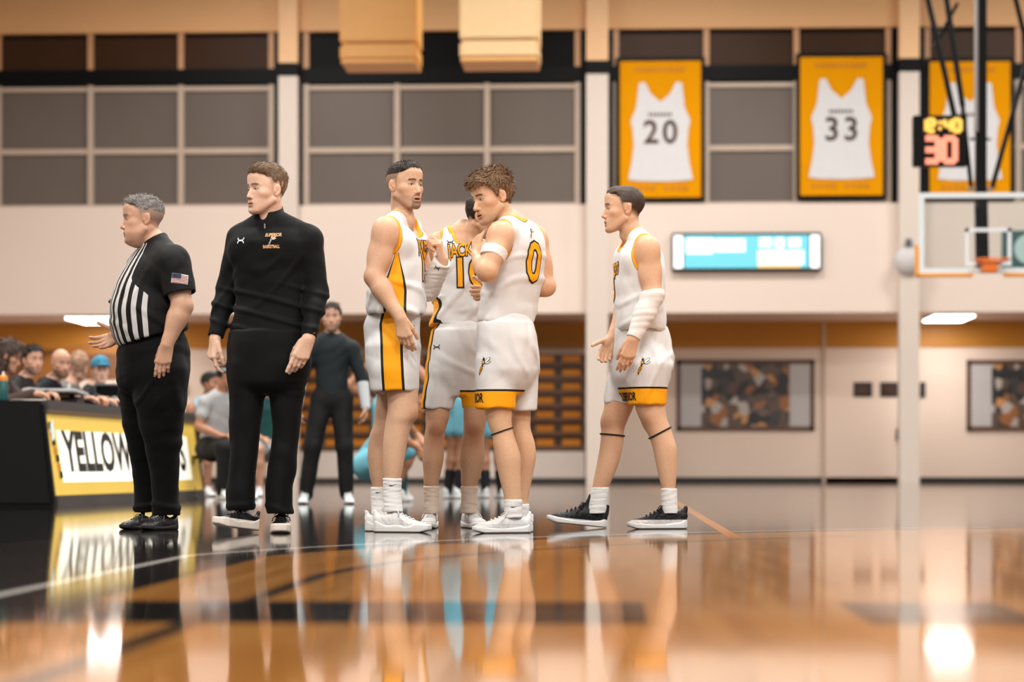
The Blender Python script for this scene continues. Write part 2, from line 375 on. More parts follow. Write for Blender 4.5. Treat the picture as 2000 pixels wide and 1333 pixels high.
# round cover on the column and a teal emblem sign
c = onY(1774, 510, YU - .3); r = empty('round_wall_speaker', (c[0], YU - .285, c[2])); tag(r, 'round grey wall speaker mounted on the column beside the backboard', 'speaker')
MB().lathe((0, 0, 0), ((.27, 0), (.27, .05), (.25, .08), (.10, .13), (.02, .14)), 28, 'y').build('shell', mat('grey_speaker_shell', (198, 196, 196), .5), r, smooth=True)
MB().box((-.05, -.10, .27), (.05, 0, .42)).build('bracket', mat('grey_bracket', (80, 84, 90), .5), r)
c = onY(2010, 487, YU - .04); r = empty('emblem_sign', (c[0], YU - .04, c[2])); tag(r, 'teal wall sign with pale round emblem seen through the backboard glass', 'sign')
MB().box((-.52, -.01, -.36), (.52, .035, .36)).build('panel', mat('teal_sign_panel', (52, 92, 92), .5), r)
MB().lathe((0, 0, 0), ((.29, .012), (.29, .022), (.2, .024)), 24, 'y').build('emblem', mat('pale_emblem', (186, 214, 212), .5), r)

# folded bleachers: a stand of rows with single seats
bl = empty('folded_bleachers', (xl(860), YL - 1.2, 0)); tag(bl, 'folded bleacher stack with rows of amber seats under the overhang', 'bleachers')
bx0, bx1 = xl(590) - bl.location.x, xl(1143) - bl.location.x
MB().box((bx0, .25, 0), (bx1, 1.1, 2.62)).build('carcass', mat('dark_brown_wood', (62, 40, 26), .5), bl)
MB().box((bx0, .06, .10), (bx1, .25, .64)).build('kick_panel', mat('white_kick_panel', (206, 194, 186), .5), bl)
MB().box((bx0, .08, 0), (bx1, .25, .10)).build('plinth', M_base, bl)
M_seat = mat('amber_seat_plastic', (206, 132, 42), .45, var=.2, vscale=2); M_seatd = mat('brown_plank', (104, 66, 36), .45, var=.3, vscale=2)
seatm = None
for j in range(7):
    z = .70 + j * .285
    MB().box((bx0, .12 + .02 * j, z - .02), (bx1, .26 + .02 * j, z + .06)).build('row_plank', M_seatd, bl)
    n = 11
    for i in range(n):
        x = bx0 + (i + .5) * (bx1 - bx0) / n
        if seatm is None:
            m_ = MB(); m_.hexa([(-.19, -.06, .0), (.19, -.06, .0), (.17, .06, 0), (-.17, .06, 0), (-.17, -.09, .12), (.17, -.09, .12), (.19, .05, .15), (-.19, .05, .15)]); m_.quad((-.15, -.085, .15), (.15, -.085, .15), (.15, .05, .16), (-.15, .05, .16))
            so = m_.build('seat', M_seat, bl); seatm = so.data
        else: so = link('seat', seatm, bl)
        so.location = (x, .16 + .02 * j, z + .06)
# hanging boxes under the roof
for (a, b, y0, Y, mm, lb) in ((663, 814, 122, 41.0, mat('amber_box_panel', (232, 172, 92), .45), 'amber box hanging from the roof in front of the dark windows'), (897, 1052, 118, 39.0, mat('cream_box_panel', (240, 204, 152), .4), 'pale cream box hanging from the roof above the two players')):
    p, q = onY(a, y0, Y), onY(b, 0, Y); w = (q[0] - p[0]) / 2
    r = empty('hanging_heater', ((p[0] + q[0]) / 2, Y, p[2])); tag(r, lb, 'heater', 'boxes hanging under the roof')
    MB().box((-w, 0, .35), (w, 1.2, 2.6)).build('casing', mm, r, bevel=.03)
    MB().box((-w, .02, .04), (w, 1.15, .33)).build('grille', mm, r, bevel=.05)
    MB().box((-w * .97, .05, 0), (w * .97, 1.1, .05)).build('tray', mat('amber_box_panel', (232, 172, 92), .45), r)
    for s in (-.7, .7): MB().tube([(s * w, .6, 2.6), (s * w, .6, 4.6)], .03, 8).build('hanger_rod', M_black, r)

# ------------------------------------------------------------------ basket, mast and shot clock
DB = 32.1
bc = at(1930, 912, DB); bb = empty('basketball_hoop', (bc[0], bc[1], 0)); tag(bb, 'glass basketball backboard with orange rim hanging from black mast', 'basketball hoop')
Zb, Zt = 2.90, 3.97; hw = .915
M_wf = mat('white_board_frame', (222, 228, 230), .4); M_pad = mat('orange_edge_pad', (240, 160, 40), .5); M_rim = mat('orange_rim_steel', (226, 112, 20), .4)
for (p, q) in (((-hw, -.02, Zb), (hw, .03, Zb + .07)), ((-hw, -.02, Zt - .07), (hw, .03, Zt)), ((-hw, -.02, Zb + .07), (-hw + .07, .03, Zt - .07)), ((hw - .07, -.02, Zb + .07), (hw, .03, Zt - .07))):
    MB().box(p, q).build('board_frame', M_wf, bb)
def glass_mat():
    m = bpy.data.materials.new('clear_board_glass'); m.use_nodes = True; nt = m.node_tree; nt.nodes.remove(nt.nodes['Principled BSDF'])
    t = nn(nt, 'ShaderNodeBsdfTransparent'); t.inputs[0].default_value = (.93, .95, .95, 1); g = nn(nt, 'ShaderNodeBsdfGlossy'); g.inputs['Roughness'].default_value = .05
    mx = nn(nt, 'ShaderNodeMixShader'); mx.inputs[0].default_value = .06
    nt.links.new(t.outputs[0], mx.inputs[1]); nt.links.new(g.outputs[0], mx.inputs[2]); nt.links.new(mx.outputs[0], nt.nodes['Material Output'].inputs[0])
    return m
MB().box((-hw + .07, 0, Zb + .07), (hw - .07, .012, Zt - .07)).build('glass', glass_mat(), bb)
for (p, q) in (((-.305, -.012, 3.05), (-.255, -.004, 3.5)), ((.255, -.012, 3.05), (.305, -.004, 3.5)), ((-.305, -.012, 3.45), (.305, -.004, 3.5)), ((-.305, -.012, 3.0), (.305, -.004, 3.05))):
    MB().box(p, q).build('target_line', M_wf, bb)
for (p, q) in (((-hw - .04, -.035, Zb - .05), (-.2, .045, Zb + .0)), ((.2, -.035, Zb - .05), (hw + .04, .045, Zb)), ((-hw - .05, -.035, Zb - .05), (-hw, .045, Zb + .38)), ((hw, -.035, Zb - .05), (hw + .05, .045, Zb + .38))):
    MB().box(p, q).build('edge_pad', M_pad, bb, bevel=.012)
ring = MB().tube([(.229 * math.cos(t), -.38 + .229 * math.sin(t), 3.05) for t in np.linspace(0, 2 * math.pi, 33)], .010, 8, cap=False).build('rim', M_rim, bb, smooth=True)
MB().box((-.10, -.16, 2.90), (.10, -.03, 3.07)).build('rim_bracket', M_rim, bb, bevel=.01)
MB().box((-.17, -.19, 3.03), (.17, -.03, 3.06)).build('rim_plate', M_rim, bb)
# mast and braces
mx0 = at(1914, 0, DB + .9) - bc; my = float(np.dot(mx0[:2], [0, 1]))
MB().box((mx0[0] - .07, .75, 4.05), (mx0[0] + .07, .90, 11.2)).build('mast', M_black, bb)
MB().hexa([(mx0[0] - .07, .72, 3.0), (mx0[0] + .10, .72, 3.0), (mx0[0] + .10, .84, 3.0), (mx0[0] - .07, .84, 3.0), (mx0[0] - .08, .75, 4.05), (mx0[0] + .08, .75, 4.05), (mx0[0] + .08, .9, 4.05), (mx0[0] - .08, .9, 4.05)]).build('goose_neck', M_black, bb)
for z in (3.1, 3.85): MB().tube([(-.1, .03, z), (-.05, .75, z)], .03, 8).build('board_arm', M_black, bb)
def rod(p, q, da, db, rr=.04, nm='brace', m=None):
    a, b = at(*p, DB + da) - bc, at(*q, DB + db) - bc
    MB().tube([a + [0, 0, 0], b], rr, 8).build(nm, m or M_black, bb)
rod((1796, -120), (1872, 215), 1.6, 1.1); rod((1838, -120), (1880, 160), 1.4, 1.0); rod((1880, 160), (1897, 322), 1.0, .85, .03)
rod((1966, -120), (2008, 52), 1.4, 1.4, .035); rod((2004, 80), (1938, 318), 1.4, .85, .035); rod((1870, -40), (1825, 45), 1.5, 1.5, .025)
rod((1907, -120), (1907, 210), .6, .6, .03, 'cable_pipe', mat('galvanised_pipe', (150, 146, 142), .4, .6))
rod((1890, 322), (1938, 322), .8, .8, .025, 'cross_pipe', mat('galvanised_pipe', (150, 146, 142), .4, .6)); rod((1895, 224), (1935, 224), .8, .8, .025, 'cross_pipe', mat('galvanised_pipe', (150, 146, 142), .4, .6))
c = at(1837, 275, DB + .55); r = empty('shot_clock', (c[0], c[1], c[2]), YAW); tag(r, 'black shot clock reading 30 in red below amber game time', 'shot clock')
MB().box((-.36, 0, -.345), (.36, .16, .345)).build('casing', M_black, r, bevel=.012)
M_amb = mat('amber_led', (120, 90, 40), .4, emit=((255, 196, 84), 1.35)); M_red = mat('red_led', (120, 70, 60), .4, emit=((255, 150, 118), 1.35))
def seg_digit(ch, x, z, w, h, t, m, par):
    S = {'a': ((-w, h), (w, h)), 'b': ((w, h), (w, 0)), 'c': ((w, 0), (w, -h)), 'd': ((-w, -h), (w, -h)), 'e': ((-w, 0), (-w, -h)), 'f': ((-w, h), (-w, 0)), 'g': ((-w, 0), (w, 0))}
    on = {'0': 'abcdef', '1': 'bc', '2': 'abged', '3': 'abgcd', '4': 'fgbc', '8': 'abcdefg'}[ch]
    g = MB()
    for k in on:
        p, q = S[k]; g.tube([(x + p[0], -.006, z + p[1]), (x + q[0], -.006, z + q[1])], t, 8)
    g.build('digit', m, par)
seg_digit('3', -.12, -.125, .085, .155, .042, M_red, r); seg_digit('0', .12, -.125, .075, .155, .042, M_red, r)
for ch, x in (('1', -.235), ('2', -.13), ('4', .10), ('0', .22)): seg_digit(ch, x, .205, .045, .075, .031, M_amb, r)
for z in (.245, .165): MB().lathe((-.01, -.004, z), ((.026, 0), (.026, .012)), 12, 'y').build('colon_dot', M_amb, r)
# ------------------------------------------------------------------ implicit surfaces for bodies and clothes
A3 = lambda *v: np.array(v, dtype=float)
def nrm(v): v = np.asarray(v, float); return v / (np.linalg.norm(v) + 1e-12)
def rotm(yaw=0, pitch=0, roll=0):                      # degrees; head frame: face looks along -y, pitch > 0 looks down, roll > 0 tips to +x
    return np.array(Matrix.Rotation(math.radians(yaw), 3, 'Z') @ Matrix.Rotation(math.radians(pitch), 3, 'X') @ Matrix.Rotation(math.radians(roll), 3, 'Y'))
def cone(a, b, ra, rb, flat=None, ff=1.0):             # tapered capsule, optionally flattened along a direction
    a = np.asarray(a, float); b = np.asarray(b, float); ba = b - a; L2 = float(ba @ ba) + 1e-12; r = max(ra, rb)
    fl = None if flat is None else nrm(flat)
    def fn(x, y, z):
        px, py, pz = x - a[0], y - a[1], z - a[2]
        t = np.clip((px * ba[0] + py * ba[1] + pz * ba[2]) / L2, 0, 1)
        qx, qy, qz = px - t * ba[0], py - t * ba[1], pz - t * ba[2]
        s = qx * qx + qy * qy + qz * qz
        if fl is not None:
            n = qx * fl[0] + qy * fl[1] + qz * fl[2]; s = s + n * n * (1 / ff ** 2 - 1)
        return np.sqrt(s) - (ra + (rb - ra) * t)
    return (np.minimum(a, b) - r, np.maximum(a, b) + r, fn)
def ell(c, r, R=None):
    c = np.asarray(c, float); r = np.asarray(r, float)
    R = np.eye(3) if R is None else R
    ext = np.sqrt((R ** 2) @ (r ** 2))
    def fn(x, y, z):
        p = (x - c[0], y - c[1], z - c[2])
        q = [R[0, i] * p[0] + R[1, i] * p[1] + R[2, i] * p[2] for i in range(3)]
        k0 = np.sqrt(sum((q[i] / r[i]) ** 2 for i in range(3))); k1 = np.sqrt(sum((q[i] / r[i] ** 2) ** 2 for i in range(3))) + 1e-9
        return k0 * (k0 - 1) / k1
    return (c - ext, c + ext, fn)
def cubic(ts, vs, t):                                  # monotone-ish cubic resampling
    ts = np.asarray(ts, float); vs = np.asarray(vs, float)
    if len(ts) < 3: return np.interp(t, ts, vs)
    h = np.diff(ts); dl = np.diff(vs) / h; m = np.zeros(len(ts)); m[0], m[-1] = dl[0], dl[-1]
    for i in range(1, len(ts) - 1):
        m[i] = 0 if dl[i - 1] * dl[i] <= 0 else 2 * dl[i - 1] * dl[i] / (dl[i - 1] + dl[i])
    i = np.clip(np.searchsorted(ts, t) - 1, 0, len(ts) - 2); u = np.clip((t - ts[i]) / h[i], 0, 1)
    return ((2 * u ** 3 - 3 * u ** 2 + 1) * vs[i] + (u ** 3 - 2 * u ** 2 + u) * h[i] * m[i] + (-2 * u ** 3 + 3 * u ** 2) * vs[i + 1] + (u ** 3 - u ** 2) * h[i] * m[i + 1])
class Loft:                                            # elliptical sections (z, cx, cy, a, b, yaw) stacked along z, in an optional frame
    def __init__(s, secs, grow=0.0, n=2.0, R=None, o=None, zlo=None, zhi=None, rnd=0.0):
        secs = sorted(secs, key=lambda q: q[0]); S = np.array([q[:6] for q in secs], float)
        s.t = np.linspace(S[0, 0], S[-1, 0], 120); s.c = [cubic(S[:, 0], S[:, i], s.t) for i in range(1, 6)]
        s.c[2] = s.c[2] + grow; s.c[3] = s.c[3] + grow; s.n = n; s.R = R; s.o = None if o is None else np.asarray(o, float)
        s.zlo = S[0, 0] if zlo is None else zlo; s.zhi = S[-1, 0] if zhi is None else zhi; s.rnd = rnd
        m = np.maximum(s.c[2], s.c[3])
        lo = A3((s.c[0] - m).min(), (s.c[1] - m).min(), s.zlo); hi = A3((s.c[0] + m).max(), (s.c[1] + m).max(), s.zhi)
        if R is not None:
            cs = np.array([[(lo, hi)[i][0], (lo, hi)[j][1], (lo, hi)[k][2]] for i in (0, 1) for j in (0, 1) for k in (0, 1)]) @ R.T
            lo, hi = cs.min(0) + s.o, cs.max(0) + s.o
        s.lo, s.hi = lo, hi
    def local(s, x, y, z):
        if s.R is not None:
            p = (x - s.o[0], y - s.o[1], z - s.o[2]); R = s.R
            x, y, z = [R[0, i] * p[0] + R[1, i] * p[1] + R[2, i] * p[2] for i in range(3)]
        cx, cy, a, b, yw = [np.interp(z, s.t, c) for c in s.c]
        dx, dy = x - cx, y - cy; ca, sa = np.cos(yw), np.sin(yw)
        return dx * ca + dy * sa, -dx * sa + dy * ca, z, a, b
    def fn(s, x, y, z):
        u, v, zz, a, b = s.local(x, y, z)
        if s.n == 2.0:
            k0 = np.sqrt((u / a) ** 2 + (v / b) ** 2); k1 = np.sqrt((u / a ** 2) ** 2 + (v / b ** 2) ** 2) + 1e-9; d = k0 * (k0 - 1) / k1
            d = np.maximum(d, -np.minimum(a, b))
        else:
            d = ((np.abs(u / a) ** s.n + np.abs(v / b) ** s.n) ** (1 / s.n) - 1) * np.minimum(a, b)
        e = np.maximum(zz - s.zhi, s.zlo - zz)
        return smax(d, e, s.rnd) if s.rnd else np.maximum(d, e)
    def prim(s): return (s.lo, s.hi, s.fn)
def smin(a, b, k):
    if k <= 0: return np.minimum(a, b)
    h = np.maximum(k - np.abs(a - b), 0) / k
    return np.minimum(a, b) - h * h * k * 0.25
def smax(a, b, k): return -smin(-a, -b, k)
def halfspace(p, n):                                   # keeps nothing on the side n points to when subtracted
    p = np.asarray(p, float); n = nrm(n)
    return (A3(-9, -9, -9), A3(9, 9, 9), lambda x, y, z: -((x - p[0]) * n[0] + (y - p[1]) * n[1] + (z - p[2]) * n[2]))
def custom(lo, hi, fn): return (np.asarray(lo, float), np.asarray(hi, float), fn)
class Field:
    def __init__(s): s.ops = []
    def u(s, p, k=0.01): s.ops.append(('u', p if isinstance(p, tuple) else p.prim(), k)); return s
    def sub(s, p, k=0.004): s.ops.append(('s', p if isinstance(p, tuple) else p.prim(), k)); return s
    def cap(s, p, k=0.004): s.ops.append(('i', p if isinstance(p, tuple) else p.prim(), k)); return s
    def disp(s, fn): s.ops.append(('d', (None, None, fn), 0)); return s
    def bounds(s):
        lo = np.min([o[1][0] for o in s.ops if o[0] == 'u'], 0); hi = np.max([o[1][1] for o in s.ops if o[0] == 'u'], 0)
        return lo, hi
    def grid(s, lo, hi, h):
        n = np.maximum(np.ceil((hi - lo) / h).astype(int) + 1, 2)
        ax = [lo[i] + h * np.arange(n[i]) for i in range(3)]
        G = np.full(n, 0.2, np.float32)
        for op, (bl, bh, fn), k in s.ops:
            if op == 'i':
                v = fn(ax[0][:, None, None], ax[1][None, :, None], ax[2][None, None, :]); G = smax(G, v, k).astype(np.float32); continue
            if op == 'd':
                m = np.abs(G) < 4 * h
                ix = np.nonzero(m); G[m] += fn(ax[0][ix[0]], ax[1][ix[1]], ax[2][ix[2]]).astype(np.float32); continue
            pad = k + 4 * h; sl = []
            for i in range(3):
                a = int(np.clip(np.floor((bl[i] - pad - lo[i]) / h), 0, n[i])); b = int(np.clip(np.ceil((bh[i] + pad - lo[i]) / h) + 1, 0, n[i])); sl.append(slice(a, b))
            if any(q.start >= q.stop for q in sl): continue
            v = fn(ax[0][sl[0]][:, None, None], ax[1][sl[1]][None, :, None], ax[2][sl[2]][None, None, :])
            g = G[tuple(sl)]
            G[tuple(sl)] = smin(g, v, k) if op == 'u' else smax(g, -v, k)
        return G
def nets(G, lo, h):                                    # naive surface nets
    S = G < 0
    c = [S[i:S.shape[0] - 1 + i, j:S.shape[1] - 1 + j, k:S.shape[2] - 1 + k] for i in (0, 1) for j in (0, 1) for k in (0, 1)]
    tot = sum(q.astype(np.int8) for q in c); act = (tot > 0) & (tot < 8)
    idx = np.argwhere(act)
    if len(idx) == 0: return np.zeros((0, 3)), np.zeros((0, 4), int)
    vid = np.full(act.shape, -1, np.int32); vid[act] = np.arange(len(idx))
    offs = np.array([(i, j, k) for i in (0, 1) for j in (0, 1) for k in (0, 1)])
    val = np.stack([G[idx[:, 0] + o[0], idx[:, 1] + o[1], idx[:, 2] + o[2]] for o in offs], 1).astype(float)
    P = np.zeros((len(idx), 3)); cnt = np.zeros(len(idx))
    for a in range(8):
        for b in range(a + 1, 8):
            if np.abs(offs[a] - offs[b]).sum() != 1: continue
            m = (val[:, a] < 0) != (val[:, b] < 0); t = val[m, a] / (val[m, a] - val[m, b])
            P[m] += offs[a] + t[:, None] * (offs[b] - offs[a]); cnt[m] += 1
    V = lo + h * (idx + P / cnt[:, None])
    quads = []
    for ax in range(3):
        s0 = [slice(None)] * 3; s1 = [slice(None)] * 3; s0[ax] = slice(0, -1); s1[ax] = slice(1, None)
        df = S[tuple(s0)] != S[tuple(s1)]; e = np.argwhere(df); o1, o2 = [q for q in range(3) if q != ax]
        m = (e[:, o1] > 0) & (e[:, o2] > 0) & (e[:, o1] < act.shape[o1]) & (e[:, o2] < act.shape[o2]); e = e[m]
        ins = S[tuple(e.T)]; cc = []
        for (p, q) in ((1, 1), (0, 1), (0, 0), (1, 0)):
            f = e.copy(); f[:, o1] -= p; f[:, o2] -= q; cc.append(vid[tuple(f.T)])
        Q = np.stack(cc, 1); fl = ins if ax != 1 else ~ins
        Q[~fl] = Q[~fl][:, ::-1]; quads.append(Q)
    Q = np.concatenate(quads); Q = Q[(Q >= 0).all(1)]
    return V, Q
def np_mesh(name, V, Q, attrs=None, smooth=True):
    me = bpy.data.meshes.new(name); nq = Q.shape[1]
    me.vertices.add(len(V)); me.vertices.foreach_set('co', np.ascontiguousarray(V, np.float32).ravel())
    me.loops.add(Q.size); me.loops.foreach_set('vertex_index', np.ascontiguousarray(Q, np.int32).ravel())
    me.polygons.add(len(Q)); me.polygons.foreach_set('loop_start', np.arange(0, Q.size, nq, dtype=np.int32))
    me.polygons.foreach_set('use_smooth', np.full(len(Q), smooth, bool))
    me.update(calc_edges=True)
    for k, v in (attrs or {}).items():
        v = np.asarray(v)
        if v.ndim == 2:
            at_ = me.attributes.new(k, 'FLOAT_COLOR', 'POINT'); c4 = np.ones((len(V), 4), np.float32); c4[:, :3] = v; at_.data.foreach_set('color', c4.ravel())
        else:
            at_ = me.attributes.new(k, 'FLOAT', 'POINT'); at_.data.foreach_set('value', v.astype(np.float32).ravel())
    return me
def relax(V, Q, it=1, lam=0.5):
    for _ in range(it):
        acc = np.zeros_like(V); cnt = np.zeros(len(V))
        for a, b in ((0, 1), (1, 2), (2, 3), (3, 0)):
            np.add.at(acc, Q[:, a], V[Q[:, b]]); np.add.at(acc, Q[:, b], V[Q[:, a]]); np.add.at(cnt, Q[:, a], 1); np.add.at(cnt, Q[:, b], 1)
        V = V + lam * (acc / np.maximum(cnt, 1)[:, None] - V)
    return V
def surf(field, h, box=None, smooth_it=0):
    lo, hi = box if box else field.bounds()
    lo = np.asarray(lo) - 3 * h; hi = np.asarray(hi) + 3 * h
    G = field.grid(lo, hi, h); V, Q = nets(G, lo, h)
    if smooth_it and len(Q): V = relax(V, Q, smooth_it)
    return V, Q
def multi(field, h, boxes):                            # the same field at finer steps inside some boxes, as one mesh
    V, Q = surf(field, h); Vs, Qs = [], []
    keep = np.ones(len(Q), bool)
    cen = V[Q].mean(1)
    for lo, hi, hh in boxes:
        keep &= ~((cen > lo + 1.0 * h) & (cen < hi - 1.0 * h)).all(1)
    Q = Q[keep]; used = np.unique(Q); mp = np.full(len(V), -1); mp[used] = np.arange(len(used)); Vs.append(V[used]); Qs.append(mp[Q]); off = len(used)
    for lo, hi, hh in boxes:
        G = field.grid(lo, hi, hh); v, q = nets(G, lo, hh); Vs.append(v); Qs.append(q + off); off += len(v)
    return np.concatenate(Vs), np.concatenate(Qs)
def folds(amp, sc, seed, ridge=True):                  # cloth folds: stretched, warped ridges
    rng = np.random.RandomState(seed); K = rng.normal(size=(5, 3)) * np.asarray(sc); ph = rng.uniform(0, 6.28, 5); W = rng.normal(size=(3, 3)) * np.asarray(sc) * .5
    def fn(x, y, z):
        w = np.sin(W[0, 0] * x + W[0, 1] * y + W[0, 2] * z) * 1.2; o = 0
        for k, p in zip(K, ph):
            s = np.sin(k[0] * x + k[1] * y + k[2] * z + p + w); o = o + ((1 - 2 * np.abs(s)) if ridge else s)
        return amp * o / 2.2
    return fn
def creases(amp, vec, zlo, zhi, seed, soft=.08):          # sharp pulled folds running across vec, between two heights
    rng = np.random.RandomState(seed); v = np.asarray(vec, float); p = rng.uniform(0, 6, 6); q = rng.normal(size=(2, 3)) * 7
    def fn(x, y, z):
        w = np.sin(q[0, 0] * x + q[0, 1] * y + q[0, 2] * z + p[0]) * 1.6 + np.sin(q[1, 0] * x + q[1, 1] * y + q[1, 2] * z + p[1]) * 1.1
        s = np.sin(v[0] * x + v[1] * y + v[2] * z + w); m = np.clip(np.sin(q[0, 2] * x * 1.3 + q[1, 0] * z * 1.2 + p[2]) * .8 + .5, 0, 1)
        t = np.clip((z - zlo) / soft, 0, 1) * np.clip((zhi - z) / soft, 0, 1)
        return -amp * m * t * (np.clip(s, 0, 1) ** 2 * 1.6 - .35)
    return fn
def grain(amp, sc, seed): return folds(amp, sc, seed, False)

# ------------------------------------------------------------------ layered cloth and skin materials
def layered(name, base, layers=(), rough=0.75, bump=0.25, bscale=350.0, weave=None, var=0.04, vscale=8, sheen=0.0, spec=0.3):
    """base colour plus crisp layers: (attribute, low, high, colour) paints where low < attribute < high"""
    m = bpy.data.materials.new(name); m.use_nodes = True; nt = m.node_tree; b = nt.nodes['Principled BSDF']
    tc = nn(nt, 'ShaderNodeTexCoord'); nz = nn(nt, 'ShaderNodeTexNoise'); nz.inputs['Scale'].default_value = vscale; nz.inputs['Detail'].default_value = 4; nt.links.new(tc.outputs['Object'], nz.inputs[0])
    c = lin(base); col = mixc(nt, nz.outputs[0], tuple(v * (1 - var) for v in c), tuple(min(1, v * (1 + var)) for v in c))
    for at_, lo, hi, cc in layers:
        an = nn(nt, 'ShaderNodeAttribute', attribute_name=at_)
        f = mth(nt, 'MULTIPLY', mth(nt, 'GREATER_THAN', an.outputs['Fac'], lo), mth(nt, 'LESS_THAN', an.outputs['Fac'], hi))
        col = mixc(nt, f, col, lin(cc))
    nt.links.new(col, b.inputs['Base Color']); b.inputs['Roughness'].default_value = rough; b.inputs['Specular IOR Level'].default_value = spec
    if sheen: b.inputs['Sheen Weight'].default_value = sheen
    n2 = nn(nt, 'ShaderNodeTexNoise'); n2.inputs['Scale'].default_value = bscale; n2.inputs['Detail'].default_value = 2
    src = tc.outputs['Object']
    if weave:
        mp = nn(nt, 'ShaderNodeMapping'); mp.inputs['Scale'].default_value = weave; nt.links.new(src, mp.inputs[0]); src = mp.outputs[0]
    nt.links.new(src, n2.inputs[0]); bp = nn(nt, 'ShaderNodeBump'); bp.inputs['Strength'].default_value = bump; bp.inputs['Distance'].default_value = .003
    nt.links.new(n2.outputs[0], bp.inputs['Height']); nt.links.new(bp.outputs[0], b.inputs['Normal'])
    return m
def painted(name, rough=0.5, sss=0.0, bump=0.08, bscale=220.0, spec=0.4, stretch=None):       # colour comes from the vertex paint 'tone'
    m = bpy.data.materials.new(name); m.use_nodes = True; nt = m.node_tree; b = nt.nodes['Principled BSDF']
    an = nn(nt, 'ShaderNodeAttribute', attribute_name='tone'); tc = nn(nt, 'ShaderNodeTexCoord')
    n2 = nn(nt, 'ShaderNodeTexNoise'); n2.inputs['Scale'].default_value = bscale; n2.inputs['Detail'].default_value = 3
    src = tc.outputs['Object']
    if stretch:
        mp = nn(nt, 'ShaderNodeMapping'); mp.inputs['Scale'].default_value = stretch; nt.links.new(src, mp.inputs[0]); src = mp.outputs[0]
    nt.links.new(src, n2.inputs[0])
    hs = nn(nt, 'ShaderNodeHueSaturation'); nt.links.new(an.outputs['Color'], hs.inputs['Color']); nt.links.new(mth(nt, 'ADD', mth(nt, 'MULTIPLY', n2.outputs[0], .24), .88), hs.inputs['Value'])
    nt.links.new(hs.outputs[0], b.inputs['Base Color']); b.inputs['Roughness'].default_value = rough; b.inputs['Specular IOR Level'].default_value = spec
    if sss:
        b.inputs['Subsurface Weight'].default_value = sss; b.inputs['Subsurface Radius'].default_value = (.012, .005, .003); b.inputs['Subsurface Scale'].default_value = .6
    bp = nn(nt, 'ShaderNodeBump'); bp.inputs['Strength'].default_value = bump; bp.inputs['Distance'].default_value = .002
    nt.links.new(n2.outputs[0], bp.inputs['Height']); nt.links.new(bp.outputs[0], b.inputs['Normal'])
    return m
M_skin = painted('skin', .48, .06, .22, 90)
M_hair = painted('hair', .5, 0, .5, 300, .35, (1, 1, .25))
